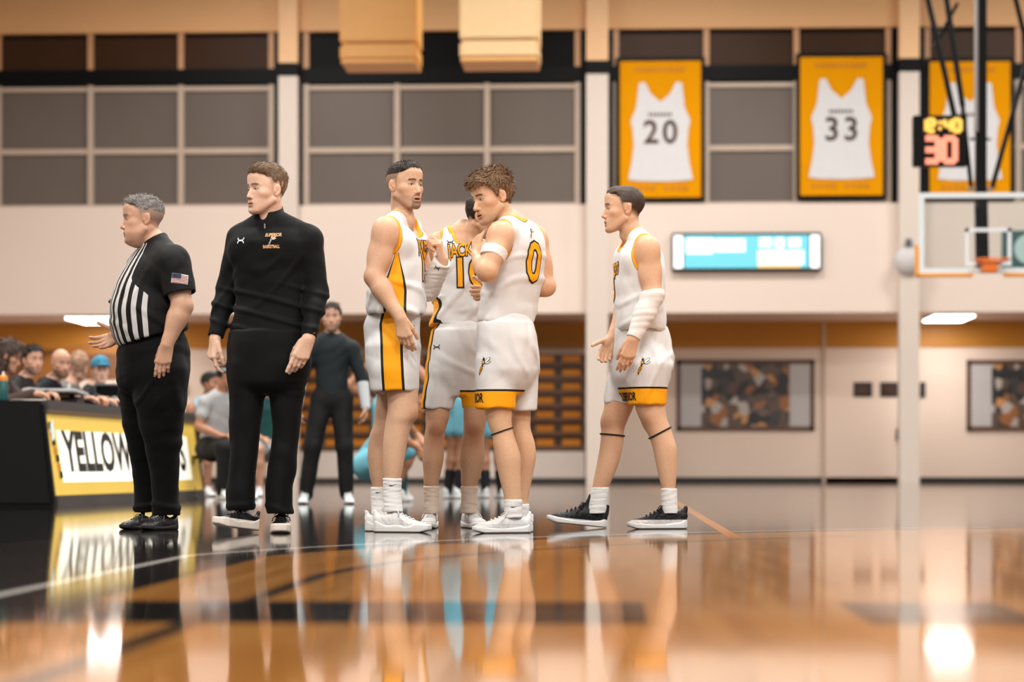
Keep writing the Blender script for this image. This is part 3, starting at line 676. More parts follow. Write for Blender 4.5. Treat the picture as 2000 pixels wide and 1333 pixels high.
# ------------------------------------------------------------------ human builder
AMBER = (244, 164, 4); INK = (20, 18, 18); WHITE = (216, 215, 215)
def L3(c): return np.array(lin(c))
def blend(T, m, c): return T * (1 - m[:, None]) + np.asarray(c)[None, :] * m[:, None]
def sstep(a, b, x): t = np.clip((x - a) / (b - a), 0, 1); return t * t * (3 - 2 * t)
class Head:
    """face template: origin between the eyes' depth centre, x = image right, face along -y, z up, 0.235 m tall"""
    def __init__(s, o, yaw, pitch=0, roll=0, sc=1.0, skin=(214, 164, 134), hair=(60, 44, 34), jaw=1.0, fat=0.0, mouth=0.0, gaze=0.0, lids=0.0,
                 brow=None, stubble=0.0, goatee=0.0, fade=0.0, bald=False, nose=1.0):
        s.o = np.asarray(o, float); s.R = rotm(yaw, pitch, roll); s.sc = sc; s.skin = skin; s.hair = hair; s.jaw = jaw; s.fat = fat; s.mouth = mouth
        s.gaze = gaze; s.lids = lids; s.brow = brow or hair; s.stubble = stubble; s.goatee = goatee; s.fade = fade; s.bald = bald; s.nose = nose
    def P(s, x, y, z): return s.o + s.R @ (A3(x, y, z) * s.sc)
    def C(s, a, b, ra, rb, **k): return cone(s.P(*a), s.P(*b), ra * s.sc, rb * s.sc, **k)
    def E(s, c, r, R=None): return ell(s.P(*c), np.asarray(r) * s.sc, s.R if R is None else s.R @ R)
    def box(s):
        e = np.abs(s.R) @ A3(.10, .125, .13) * s.sc; return s.o - e - s.R @ A3(0, .0, .005) * s.sc, s.o + e
    def loc(s, V): return (V - s.o) @ s.R / s.sc
    def add(s, f, neck=None, nr=.056):
        j, ft = s.jaw, s.fat
        f.u(s.E((0, .016, .036), (.0755, .097, .081)), .01)
        secs = [(-.121, 0, -.066, .020 * j, .022, 0), (-.112, 0, -.061, .032 * j, .031, 0), (-.095, 0, -.052, .043 * j, .041, 0), (-.07, 0, -.037, .054 * j, .055, 0),
                (-.04, 0, -.024, .063, .067, 0), (-.01, 0, -.017, .068, .073, 0), (.03, 0, -.008, .071, .081, 0), (.06, 0, .0, .068, .084, 0)]
        f.u(Loft([(q[0] * s.sc, q[1], q[2] * s.sc, q[3] * s.sc, q[4] * s.sc, 0) for q in secs], R=s.R, o=s.o, n=2.3, rnd=.012), .012)
        for e in (-1, 1):
            f.u(s.C((e * .055 * j, .005, -.052), (e * .020 * j, -.068, -.104), .017, .014), .02)
            f.u(s.E((e * .050, -.048, -.022), (.017, .022, .016)), .022)
            f.u(s.C((e * .012, -.083, .020), (e * .044, -.068, .021), .0085, .007), .012)      # brow ridge
        f.u(s.E((0, -.070, .060), (.045, .022, .04)), .03)                                       # forehead
        for e in (-1, 1):
            f.sub(s.E((e * .031, -.0945, -.001), (.0165, .0145, .0105)), .010)                   # eye socket
            f.u(s.E((e * .031, -.0715, -.0005), (.0145, .0125, .0105)), .002)                    # eye with lids
            f.u(s.C((e * .019, -.0815, .0065), (e * .043, -.0765, .0055), .0032, .0030), .003)   # upper lid fold
            f.u(s.C((e * .020, -.0815, -.0085), (e * .041, -.0765, -.0085), .0022, .0022), .004)
        n = s.nose
        f.u(s.C((0, -.083, .008), (0, -.100 * n, -.030), .0075, .0095), .010)
        f.u(s.E((0, -.1035 * n, -.039), (.0108, .0115, .0095)), .008)
        for e in (-1, 1):
            f.u(s.E((e * .0125, -.0925, -.0435), (.0075, .0095, .0075)), .006)
            f.sub(s.E((e * .007, -.0995, -.0515), (.0032, .005, .003)), .002)
        f.u(s.E((0, -.078, -.070), (.032, .016, .020)), .014)                                    # muzzle
        op = s.mouth
        f.u(s.E((0, -.0895, -.0665), (.021, .0085, .0052)), .006)
        f.u(s.E((0, -.0875, -.0805 - .012 * op), (.018, .0085, .0060)), .006)
        f.sub(s.E((0, -.099, -.0735 - .005 * op), (.021 - .004 * op, .0105 + .01 * op, .0016 + .0062 * op)), .002)
        f.sub(s.E((0, -.098, -.092 - .01 * op), (.02, .007, .004)), .008)
        f.u(s.E((0, -.075, -.107 - .006 * op), (.021 * j, .015, .013)), .012)                    # chin
        if ft:
            for e in (-1, 1): f.u(s.E((e * .036, -.034, -.070), (.026 + ft, .042, .036)), .035)
            f.u(s.E((0, -.03, -.108), (.05, .042, .03 + ft)), .03)
        for e in (-1, 1):                                                                         # ears
            T = np.array(Matrix.Rotation(e * -.35, 3, 'Z') @ Matrix.Rotation(-.2, 3, 'X'))
            f.u(s.E((e * .0765, .014, -.006), (.0065, .0185, .030), T), .006)
            f.sub(s.E((e * .0850, .010, -.002), (.0085, .0115, .0200), T), .0035)
            f.u(s.E((e * .0795, .001, -.010), (.004, .004, .007), T), .003); f.u(s.E((e * .0790, .014, .004), (.0035, .004, .012), T), .004)
        if neck is not None:
            f.u(s.C((0, .034, -.030), (0, .030, -.085), .046, .046), .02)
            f.u(cone(s.P(0, .026, -.08), neck, nr * .88, nr * 1.06), .022)
            for e in (-1, 1): f.u(cone(s.P(e * .044, .034, -.05), neck + s.R @ A3(e * .012, -.036, -.01), .013, .012), .014)   # neck cords
            f.u(s.E((0, -.006, -.140), (.010, .012, .014)), .022)
    def paint(s, V, T):
        q = s.loc(V); x, y, z = q.T; ax = np.abs(x); hd = (np.abs(x) < .1) & (y > -.13) & (y < .125) & (z > -.128 - s.fat) & (z < .13)
        hd = hd.astype(float); front = sstep(-.035, -.055, y)
        rosy = np.exp(-(((ax - .042) / .022) ** 2 + ((z + .035) / .02) ** 2)) * front * .35 + np.exp(-((x / .016) ** 2 + ((z + .04) / .014) ** 2)) * front * .3
        rosy = rosy + np.exp(-(((ax - .08) / .012) ** 2 + ((z + .006) / .03) ** 2)) * .35
        sk = L3(s.skin); T = blend(T, rosy * hd, sk * A3(1.0, .74, .68))
        op = s.mouth
        lip = sstep(1.25, .9, ((x / .0225) ** 2 + ((z + .0735 + .006 * op) / (.0125 + .008 * op)) ** 2)) * front
        T = blend(T, lip * hd * .75, sk * A3(.76, .50, .47))
        gap = sstep(1.3, .7, ((x / (.021 - .003 * op)) ** 2 + ((z + .0735 + .005 * op) / (.0018 + .0068 * op)) ** 2)) * front
        T = blend(T, gap * hd * .9, sk * A3(.16, .09, .09))
        for e in (-1, 1):                                          # nostrils
            T = blend(T, sstep(1.3, .6, ((x - e * .0075) / .0042) ** 2 + ((z + .0505) / .0028) ** 2) * front * hd * .8, sk * .16)
        ez = .0046 * (1 - s.lids)
        al = ((ax - .0312) / .0132) ** 2 + ((z + .0005) / np.maximum(ez, .0012)) ** 2
        T = blend(T, sstep(2.6, 1.4, al) * front * hd * .45, sk * A3(.55, .40, .36))
        T = blend(T, sstep(1.15, .9, al) * front * hd, A3(.42, .37, .34) * (1 - .8 * s.lids))
        ir = ((x - np.sign(x) * .0312 - s.gaze) ** 2 + (z + .0002) ** 2) / .0058 ** 2
        T = blend(T, sstep(1.2, .85, ir) * sstep(1.2, .9, al) * front * hd, A3(.035, .022, .016))
        lash = sstep(1.6, 1.1, np.abs(al - 1.15) * 6) * (z > -.0005)
        T = blend(T, lash * front * hd * .8, A3(.03, .02, .016))
        bz = .0225 - ((ax - .026) / .03) ** 2 * .005
        br = sstep(.0062, .0040, np.abs(z - bz)) * sstep(.009, .013, ax) * sstep(.052, .044, ax) * front
        T = blend(T, br * hd * .85, L3(s.brow) * .8)
        hl = s.hairline(y)
        if s.fade:
            T = blend(T, np.maximum(sstep(-.012, .035, z - hl) * s.fade, sstep(.0, .006, z - hl - .02) * (z > .055)) * hd * (1 - sstep(.068, .074, ax) * (np.abs(y - .012) < .022) * (z < .028)), L3(s.hair) * .75)
        if s.stubble:
            st = sstep(-.048, -.066, z) * sstep(.045, .02, y) + sstep(.01, .03, ax) * 0
            st = st * (1 - sstep(1.5, 1.0, (x / .024) ** 2 + ((z + .0735) / .012) ** 2)) * sstep(-.14, -.12, z)
            T = blend(T, np.clip(st, 0, 1) * hd * s.stubble, L3(s.hair) * .8)
        if s.goatee:
            g = np.maximum(sstep(.034, .026, ax) * sstep(-.082, -.090, z) * sstep(-.128, -.12, z), sstep(.005, .003, np.abs(z + .058)) * sstep(.028, .022, ax))
            g = np.maximum(g, sstep(.006, .002, np.abs(ax - .026)) * .6 * sstep(-.055, -.06, z) * sstep(-.115, -.1, z)) * front
            g = g * (1 - lip) * (.75 + .25 * np.sin(x * 900) * np.sin(z * 700))
            T = blend(T, g * hd * s.goatee, L3(s.hair))
        return T
    def hairline(s, y): return np.interp(y, [-.105, -.085, -.055, -.032, -.018, -.004, .022, .045, .075, .115], [.078, .068, .060, .044, .012, -.020, -.022, -.030, -.052, -.066])
    def hair_mesh(s, top=.012, side=.004, strand=.002, seed=1, lobes=(), drop=0.0, h=.0028, cut=0.0, fr=(260, 80, 60), recede=0.0, n=2500, ln=.015, wd=.0011, comb=(0, 0, 0), lift=.25, front=True, zmin=-1.0, short=.4):
        f = Field(); f.u(s.E((0, .016, .038 + top * .35), (.0765 + side, .0985 + side, .081 + top)), .004)
        if front: f.u(s.E((0, -.040, .070 + top * .5), (.060 + side, .050, .046 + top * .6)), .02)
        for c, r in lobes: f.u(s.E(c, r), .012)
        def keep(x, y, z):
            p = np.stack(np.broadcast_arrays(x, y, z), -1); q = (p - s.o) @ s.R / s.sc
            ln_ = s.hairline(q[..., 1] - recede) + cut * sstep(-.075, -.05, q[..., 1]) - drop * sstep(-.05, -.07, q[..., 1]) + .012 * np.clip(np.abs(q[..., 0]) / .06, 0, 1) ** 2 * (q[..., 1] < -.04)
            ln_ = np.maximum(ln_, zmin - .25 * np.clip(q[..., 1] - .03, 0, 1))
            ear = np.sqrt(((q[..., 1] - .012) / .024) ** 2 + ((q[..., 2] + .004) / .036) ** 2)
            ed = np.where(np.abs(q[..., 0]) > .055, (1.0 - ear) * .024, -1)
            return np.maximum((ln_ - q[..., 2]) * .8, ed) * s.sc
        f.cap(custom((-9,) * 3, (9,) * 3, keep), .004)
        g = grain(strand, fr, seed)
        def dl(x, y, z):
            q = (np.stack([x, y, z], -1) - s.o) @ s.R / s.sc; return g(q[..., 0], q[..., 1], q[..., 2])
        f.disp(dl)
        V, Q = surf(f, h); q = s.loc(V); nz = grain(.5, (300, 60, 50), seed + 5)(q[:, 0], q[:, 1], q[:, 2]) + .5
        n2 = grain(.5, (40, 40, 40), seed + 9)(q[:, 0], q[:, 1], q[:, 2]) + .5
        c = L3(s.hair); T = c[None, :] * (.55 + .30 * np.clip(nz, 0, 1) + .25 * np.clip(n2, 0, 1))[:, None]
        # loose strands over the mass
        e1, e2 = V[Q[:, 2]] - V[Q[:, 0]], V[Q[:, 3]] - V[Q[:, 1]]; fn_ = np.cross(e1, e2); VN = np.zeros_like(V)
        for k in range(4): np.add.at(VN, Q[:, k], fn_)
        VN /= np.linalg.norm(VN, axis=1)[:, None] + 1e-12; rng = np.random.RandomState(seed)
        ctr = s.P(0, .01, .03); VN *= np.sign((VN * (V - ctr)).sum(1))[:, None]
        ok = np.nonzero((VN * (V - ctr)).sum(1) > .01)[0]; pk = rng.choice(ok, n); p = V[pk]; nr_ = VN[pk]
        t = (p - s.P(0, .035, .125)) / s.sc * 9 + (s.R @ np.asarray(comb, float))[None, :] + rng.normal(size=(n, 3)) * .35
        t -= nr_ * (t * nr_).sum(1)[:, None]; t /= np.linalg.norm(t, axis=1)[:, None] + 1e-9
        L_ = (ln * rng.uniform(.6, 1.3, n) * (short + (1 - short) * sstep(.03, .085, q[pk, 2])))[:, None]; lf = lift * rng.uniform(.2, 1.2, n)[:, None]
        w = np.cross(nr_, t) * wd * rng.uniform(.7, 1.3, n)[:, None]
        a, b_, c_ = p - nr_ * .0012, p + t * L_ * .5 + nr_ * L_ * lf * .7, p + t * L_ * (1 - lf * .3) + nr_ * L_ * lf
        SV = np.concatenate([a - w, a + w, b_ - w * .9, b_ + w * .9, c_ - w * .25, c_ + w * .25]); I = np.arange(n) + len(V)
        SQ = np.concatenate([np.stack([I, I + n, I + 3 * n, I + 2 * n], 1), np.stack([I + 2 * n, I + 3 * n, I + 5 * n, I + 4 * n], 1)])
        ST = np.tile(c[None, :] * rng.uniform(.5, 1.45, n)[:, None], (6, 1))
        return np.concatenate([V, SV]), np.concatenate([Q, SQ]), np.concatenate([T, ST])
def hand(f, wrist, d, nrml, thumb, curl=(.5, .55, .6, .65), sc=1.0, tcurl=.4, tout=.6, spread=.0, pinch=0.0):
    """d: wrist to knuckles, nrml: the side the palm faces, thumb: +1/-1 picks the thumb side"""
    d = nrm(d); n = np.asarray(nrml, float); n = nrm(n - d * (n @ d)); s = np.cross(d, n) * thumb
    W = np.asarray(wrist, float); ks = [(.089, .030), (.093, .0100), (.088, -.0095), (.079, -.0275)]
    lens = [(.043, .026, .021), (.048, .029, .022), (.044, .027, .021), (.034, .021, .019)]
    f.u(cone(W - d * .03 * sc, W + d * .02 * sc, .027 * sc, .027 * sc, n, .72), .015)
    tips = []
    for i, ((l, o), ln, c) in enumerate(zip(ks, lens, curl)):
        K = W + (d * l + s * o) * sc
        f.u(cone(W + (d * .012 + s * o * .55) * sc, K - n * .001 * sc, .0145 * sc, .0122 * sc), .014)
    f.u(ell(W + (d * .035 + s * .02 + n * .010) * sc, A3(.026, .018, .015) * sc, np.stack([d, s, n], 1)), .012)
    f.u(ell(W + (d * .04 - s * .022 + n * .008) * sc, A3(.032, .013, .012) * sc, np.stack([d, s, n], 1)), .012)
    for i, ((l, o), ln, c) in enumerate(zip(ks, lens, curl)):
        K = W + (d * l + s * o) * sc; a = 0.0; p = K; r = (.0098, .0092, .0098 * .92, .0082)[i] * sc
        sp = (spread * (1.5 - i) / 1.5)
        for j, (q, m) in enumerate(zip(ln, (1.0, 1.15, .75))):
            a += c * m; dr = nrm(d * math.cos(a) + n * math.sin(a) + s * sp * math.cos(a)); e = p + dr * q * sc
            f.u(cone(p, e, r * (1 - .07 * j), r * (.95 - .09 * j)), .004 if j else .007); p = e
        tips.append(p)
    B = W + (d * .024 + s * .026 + n * .006) * sc; td = nrm(d * (1 - tout * .5) + s * tout + n * .35)
    p = B
    for j, (q, r) in enumerate(((.042, .0135), (.033, .0112), (.027, .0102))):
        e = p + td * q * sc; f.u(cone(p, e, r * sc, r * .88 * sc), .010 if j == 0 else .004); p = e
        td = nrm(td * math.cos(tcurl) + (d * .55 - s * .45 + n * .5) * math.sin(tcurl))
    return tips
class Person:
    def __init__(s, name, px0, py0, label, skin, h=.0075):
        s.D = CAMH * F / (py0 - HOR); s.px0 = px0; s.X0 = (px0 - 1000) * s.D / F; s.skin = skin; s.h = h
        s.f = Field(); s.fine = []; s.kids = []; s.name = name; s.label = label; s.head = None; s.sh = []
    def J(s, px, py, y=0.0):
        d = s.D + y; return A3((px - 1000) * d / F - s.X0, y, CAMH - (py - HOR) * d / F)
    def m(s, px): return px * s.D / F                   # pixels to metres at this depth
    def sec(s, py, xl, xr, y=0.0, ratio=1.0, yaw=0.0):
        d = s.D + y; yw = math.radians(yaw); w = (xr - xl) / 2 * d / F
        a = w / math.sqrt(math.cos(yw) ** 2 + (ratio * math.sin(yw)) ** 2)
        return (CAMH - (py - HOR) * d / F, ((xl + xr) / 2 - 1000) * d / F - s.X0, y, a, a * ratio, yw)
    def secs(s, rows, ratio=1.0, yaw=0.0):
        o = []
        for r in rows: o.append(s.sec(r[0], r[1], r[2], r[3] if len(r) > 3 else 0.0, r[4] if len(r) > 4 else ratio, r[5] if len(r) > 5 else yaw))
        return o
    def finebox(s, c, e, h=.0026): c = np.asarray(c, float); s.fine.append((c - e, c + e, h))
    def arm(s, S, E, W, r=(.058, .047, .046, .028), delt=True, k=.02):
        f = s.f; S, E, W = [np.asarray(q, float) for q in (S, E, W)]
        f.u(cone(S, E, r[0] * .93, r[1] * .97), .03)
        if delt: f.u(ell(S + (E - S) * .14, A3(1, 1, 1.25) * r[0] * 1.08), .02)
        ax = nrm(E - S); fa = nrm(W - E); bd = fa - ax * (fa @ ax); bd = nrm(bd) if np.linalg.norm(bd) > .05 else A3(0, -1, 0)
        q = nrm(np.cross(ax, bd)); B = np.stack([ax, bd, q], 1); L = np.linalg.norm(E - S)
        f.u(ell(S + (E - S) * .55 + bd * r[0] * .34, A3(L * .30, r[0] * .72, r[0] * .70), B), .014)   # biceps
        f.u(ell(S + (E - S) * .50 - bd * r[0] * .36, A3(L * .36, r[0] * .68, r[0] * .74), B), .014)   # triceps
        f.u(ell(E + fa * .07 + bd * .006, A3(.085, r[2] * .86, r[2] * 1.02), np.stack([fa, nrm(np.cross(q, fa)), q], 1)), .016)
        f.u(ell(E, A3(1, 1, 1) * r[1] * .98), .012)
        M = E + (W - E) * .28
        f.u(cone(E, M, r[1] * .93, r[2]), k); f.u(cone(M, W, r[2], r[3]), k)
    def hand(s, W, d, n, thumb, h=.0026, **kw):
        hand(s.f, W, d, n, thumb, **kw); sc = kw.get('sc', 1.0); s.finebox(np.asarray(W) + nrm(d) * .085 * sc, .118 * sc, h)
    def spot(s, c, r=.04, k=(.70, .52, .44), a=.8): s.spots = getattr(s, 'spots', []) + [(np.asarray(c), r, k, a)]
    def leg(s, rows, ratio=1.08, yaw=0.0, knee=None, calf=None):
        rows = [(r[0], r[1] + 7, r[2] - 7) + tuple(r[3:]) if r[0] < 760 else r for r in rows]
        s.f.u(Loft(s.secs(rows, ratio, yaw), rnd=.02), .02); s.lofts = getattr(s, 'lofts', []) + [Loft(s.secs(rows, ratio, yaw))]
        if knee is not None: s.f.u(ell(knee[0], knee[1]), .025)
    def child(s, name, V, Q, m, attrs=None, parent=None, smooth=True):
        me = np_mesh(name, V, Q, attrs, smooth); me.materials.append(m); s.kids.append((name, me, parent)); return me
    def finish(s, cat='person', group=None, body_tone=None):
        boxes = list(s.fine)
        if s.head is not None: lo, hi = s.head.box(); boxes.append((lo, hi, s.hh))
        V, Q = multi(s.f, s.h, boxes)
        n = grain(.5, (18, 18, 12), 7)(V[:, 0], V[:, 1], V[:, 2]); T = L3(s.skin)[None, :] * (1 + .10 * n[:, None] * A3(.5, 1, 1.2)[None, :])
        for c, r, k, a in getattr(s, 'spots', ()): T = T * (1 - (a * np.exp(-(((V - c) / r) ** 2).sum(1)))[:, None] * (1 - A3(*k))[None, :])
        if body_tone: T = body_tone(V, T)
        if s.head is not None: T = s.head.paint(V, T)
        me = np_mesh(s.name, V, Q, {'tone': np.clip(T, 0, 1)}); me.materials.append(M_skin)
        loc = RGT * s.X0 + FWD * s.D
        o = link(s.name, me); o.location = (loc[0], loc[1], 0); o.rotation_euler = (0, 0, YAW)
        tag(o, s.label, cat, group); s.obj = o; done = {}
        for name, me, par in s.kids:
            c = link(name, me, done.get(par, o)); done[id(me)] = c
        return o
    hh = .0024
# --- garments -------------------------------------------------------
def press_text(P, cloth, txt, size, at_, fwd, up, m, name, lift=.0022, offset=0.0, squash=1.0, me=None, step=.012, thick=.0):
    """lay flat lettering (or a flat emblem mesh) on a cloth mesh by projecting it along -fwd; at_ = centre in person space"""
    me = me or text_mesh(txt, size, 0.0, offset, squash=squash)
    bm = bmesh.new(); bm.from_mesh(me); bmesh.ops.triangulate(bm, faces=bm.faces[:])
    xs = [v.co.x for v in bm.verts]; ys = [v.co.y for v in bm.verts]
    for ax, lo, hi in ((0, min(xs), max(xs)), (1, min(ys), max(ys))):
        t = lo + step
        while t < hi:
            co = Vector((t, 0, 0)) if ax == 0 else Vector((0, t, 0)); no = Vector((1, 0, 0)) if ax == 0 else Vector((0, 1, 0))
            bmesh.ops.bisect_plane(bm, geom=bm.verts[:] + bm.edges[:] + bm.faces[:], plane_co=co, plane_no=no); t += step
    cv = np.empty(len(cloth.vertices) * 3); cloth.vertices.foreach_get('co', cv); cv = cv.reshape(-1, 3)
    pl = np.empty(len(cloth.polygons) * 4, np.int32); cloth.loops.foreach_get('vertex_index', pl); pl = pl.reshape(-1, 4)
    fwd = nrm(fwd); up = nrm(np.asarray(up, float) - fwd * (np.asarray(up, float) @ fwd)); rt = np.cross(up, fwd)
    c0 = cv[pl].mean(1); w = max(max(xs) - min(xs), max(ys) - min(ys)) * .5 + .06
    rel = c0 - at_; m1 = (np.abs(rel @ rt) < w) & (np.abs(rel @ up) < w)
    bvh = BVHTree.FromPolygons(cv.tolist(), pl[m1].tolist())
    bad = []
    for v in bm.verts:
        p = at_ + rt * v.co.x + up * v.co.y + fwd * .5; h = bvh.ray_cast(Vector(p), Vector(-fwd), 1.0)
        if h[0] is None or (Vector(fwd).dot(h[1]) < .06): bad.append(v)
        if h[0] is not None: v.co = h[0] + (h[1] * .6 + Vector(fwd) * .4) * lift
    bmesh.ops.delete(bm, geom=bad, context='VERTS')
    bmesh.ops.recalc_face_normals(bm, faces=bm.faces)
    out = bpy.data.meshes.new(name); bm.to_mesh(out); bm.free(); out.materials.clear(); out.materials.append(m); bpy.data.meshes.remove(me)
    if len(out.polygons): P.kids.append((name, out, id(cloth)))
    return out
def flat_mesh(polys):
    me = bpy.data.meshes.new('emblem'); v = []; f = []
    for p in polys: f.append(tuple(range(len(v), len(v) + len(p)))); v += [(x, y, 0) for x, y in p]
    me.from_pydata(v, [], f); return me
def mark_two_arcs(w):                                   # small maker's mark: an upright and an inverted arc interlocked
    P = []
    for s in (1, -1):
        o, n = [], []
        for k in range(13):
            t = -1 + 2 * k / 12; y = .34 * abs(t) ** 2.2 - .10; o.append((t * .5 * w, s * y * w)); n.append((t * (.5 - .10 * abs(t) ** 3) * w, s * (y + .13 + .05 * abs(t)) * w))
        for k in range(12): P.append([o[k], o[k + 1], n[k + 1], n[k]])
    return flat_mesh(P)
def mark_swoosh(w): return flat_mesh([[(-.5 * w, .02 * w), (-.42 * w, -.10 * w), (-.2 * w, -.12 * w), (.5 * w, .14 * w), (-.1 * w, -.02 * w), (-.38 * w, -.01 * w)]])
def oval(cx, cy, a, b, rot, n=14):
    c, s = math.cos(rot), math.sin(rot); return [(cx + a * math.cos(t) * c - b * math.sin(t) * s, cy + a * math.cos(t) * s + b * math.sin(t) * c) for t in np.linspace(0, 2 * math.pi, n, endpoint=False)]
def wasp(P, cloth, at_, fwd, up, h, mI, mA, mW):
    r = 1.15
    press_text(P, cloth, '', 0, at_, fwd, up, mI, 'wasp_emblem', .0022, me=flat_mesh([oval(-.16 * h, -.22 * h, .30 * h, .085 * h, r), oval(.0, .18 * h, .15 * h, .10 * h, r), oval(.02 * h, .36 * h, .085 * h, .075 * h, r), oval(.26 * h, .30 * h, .25 * h, .085 * h, .75), oval(.30 * h, .16 * h, .2 * h, .06 * h, .35), [(-.26 * h, -.44 * h), (-.31 * h, -.62 * h), (-.20 * h, -.46 * h)], [(.0, .40 * h), (-.05 * h, .58 * h), (.03 * h, .42 * h)]]), step=.02)
    st = [oval(-.16 * h + .16 * h * k * math.cos(r) * 1.1, -.22 * h + .15 * h * k * math.sin(r) * 1.1, .035 * h, .075 * h, r, 10) for k in (-1.1, -.45, .2, .85)] + [oval(.0, .18 * h, .09 * h, .06 * h, r)]
    press_text(P, cloth, '', 0, at_, fwd, up, mA, 'wasp_stripes', .0034, me=flat_mesh(st), step=.02)
    press_text(P, cloth, '', 0, at_, fwd, up, mW, 'wasp_wings', .0034, me=flat_mesh([oval(.26 * h, .30 * h, .21 * h, .055 * h, .75), oval(.30 * h, .16 * h, .16 * h, .035 * h, .35)]), step=.02)
M_ink = layered('black_print', INK, rough=.6); M_amb_print = layered('amber_print', AMBER, rough=.6); M_wht_print = layered('white_print', (238, 238, 238), rough=.6); M_or_print = layered('pale_orange_print', (238, 176, 120), rough=.6)
def lace_tubes(pts, r=.0032): return MB().tube(pts, r, 6)
def shoe(P, heel, toe, upper_m, sole_m, lace_m, w=1.0, high=.0, roll=0.0, tongue=.0, h=.0034, wav=.0, thick=1.0, swoosh=None, names='sneaker', attr=True):
    """sneaker from heel point to toe point (both at sole level, person space)"""
    heel = np.asarray(heel, float); toe = np.asarray(toe, float); L = np.linalg.norm(toe - heel); fx = nrm(toe - heel); up = A3(0, 0, 1); up = nrm(up - fx * (up @ fx)); sd = np.cross(up, fx); k = L / .30
    R = np.stack([sd, -up, fx], 1)                     # loft frame: z = along the foot, y = down
    ts = np.array([0, .02, .06, .10, .15, .20, .24, .27, .292, .30]) * k; wd = np.array([.016, .029, .034, .035, .036, .043, .045, .039, .026, .010]) * k * w
    hz = np.array([.060, .082, .086, .088, .080, .064, .054, .046, .034, .022]) * k + A3(*[high] * 4, high * .6, *[0] * 5)
    f = Field(); f.u(Loft([(t, 0, -hh_ / 2, a - .001, hh_ / 2, 0) for t, a, hh_ in zip(ts, wd, hz)], R=R, o=heel, n=2.3, rnd=.01), .006)
    T = lambda x, y, z: heel + fx * x * k + sd * y * k + up * z * k
    f.u(cone(T(.118, 0, .088), T(.098, 0, .118 + high + tongue), .018 * k, .016 * k, fx, .5), .012)
    f.u(cone(T(.012, 0, .070), T(.004, 0, .098 + high * .6), .014 * k, .009 * k), .014)
    f.sub(ell(T(.058, 0, .120 + high), A3(.030, .060, .040) * k, np.stack([sd, up, fx], 1)), .008)
    f.disp(folds(.0010, (60, 60, 60), int(abs(heel[0]) * 1000) % 97))
    f.cap(custom((-9,) * 3, (9,) * 3, lambda x, y, z: .020 * k - ((x - heel[0]) * up[0] + (y - heel[1]) * up[1] + (z - heel[2]) * up[2])), .004)
    V, Q = surf(f, h); q = V - heel; me = P.child(names, V, Q, upper_m, {'hgt': (q @ up) / k, 'len': (q @ fx) / k})
    s = Field(); wds = wd + .0045 * k
    def slab(x, y, z):
        p = (x - heel[0], y - heel[1], z - heel[2]); u = sum(fx[i] * p[i] for i in range(3)); v = sum(sd[i] * p[i] for i in range(3)); t = sum(up[i] * p[i] for i in range(3))
        ww = np.interp(u, np.r_[-.006 * k, ts[1:-1], .304 * k], np.r_[.012 * k, wds[1:-1], .012 * k]); top = (.030 * thick + .006 * np.cos(u / k * 20) + wav * np.sin(u / k * 60)) * k + .012 * k * sstep(.05 * k, 0, u); rock = .012 * k * sstep(.24, .30, u / k)
        return smax(smax(np.abs(v) - ww, np.maximum(-.005 * k - u, u - .304 * k), .02 * k), np.maximum(t - top, rock - t), .010 * k)
    c = (heel + toe) / 2; e = np.abs(R) @ A3(.055 * k, .05 * k, .165 * k); s.u(custom(c - e, c + e + up * .03, slab), 0)
    V, Q = surf(s, h); P.child('sole', V, Q, sole_m, {'hgt': ((V - heel) @ up) / k, 'len': ((V - heel) @ fx) / k}, id(me))
    lc = MB()
    for i in range(5):
        x = .118 + i * .020; zt = np.interp(x * k, ts, hz) / k + .004; a = .020
        lc.tube([T(x, -a, zt - .010), T(x + .006, -a * .4, zt), T(x + .006, a * .4, zt), T(x + .012, a, zt - .010)], .0030 * k, 6)
    for sg in (-1, 1):
        lc.tube([T(.122, 0, .098 + high), T(.130, sg * .022, .100 + high), T(.145, sg * .034, .088), T(.136, sg * .030, .078), T(.126, sg * .006, .096 + high)], .0026 * k, 6)
        lc.tube([T(.124, sg * .004, .098 + high), T(.150, sg * .040, .075), T(.165, sg * .045, .058)], .0026 * k, 6)
    lm = lc.mesh('laces'); lm.materials.append(lace_m); lm.polygons.foreach_set('use_smooth', [True] * len(lm.polygons)); P.kids.append(('laces', lm, id(me)))
    if swoosh is not None:
        press_text(P, me, '', 0, T(.10, swoosh * .03, .055), sd * swoosh, up, M_ink, 'maker_mark', .002, me=mark_two_arcs(.03 * k), step=.03)
    return me
def sock(P, rows, m, logo=None, ratio=1.05, h=.004, grow=.0):
    f = Field(); f.u(Loft(P.secs(rows, ratio), grow=grow, rnd=.004), 0); f.disp(folds(.0012, (20, 20, 130), int(rows[0][0])))
    V, Q = surf(f, h); me = P.child('sock', V, Q, m)
    if logo is not None:
        press_text(P, me, '', 0, logo[0], logo[1], (0, 0, 1), M_ink, 'swoosh_mark', .002, me=mark_swoosh(logo[2]), step=.02)
    return me
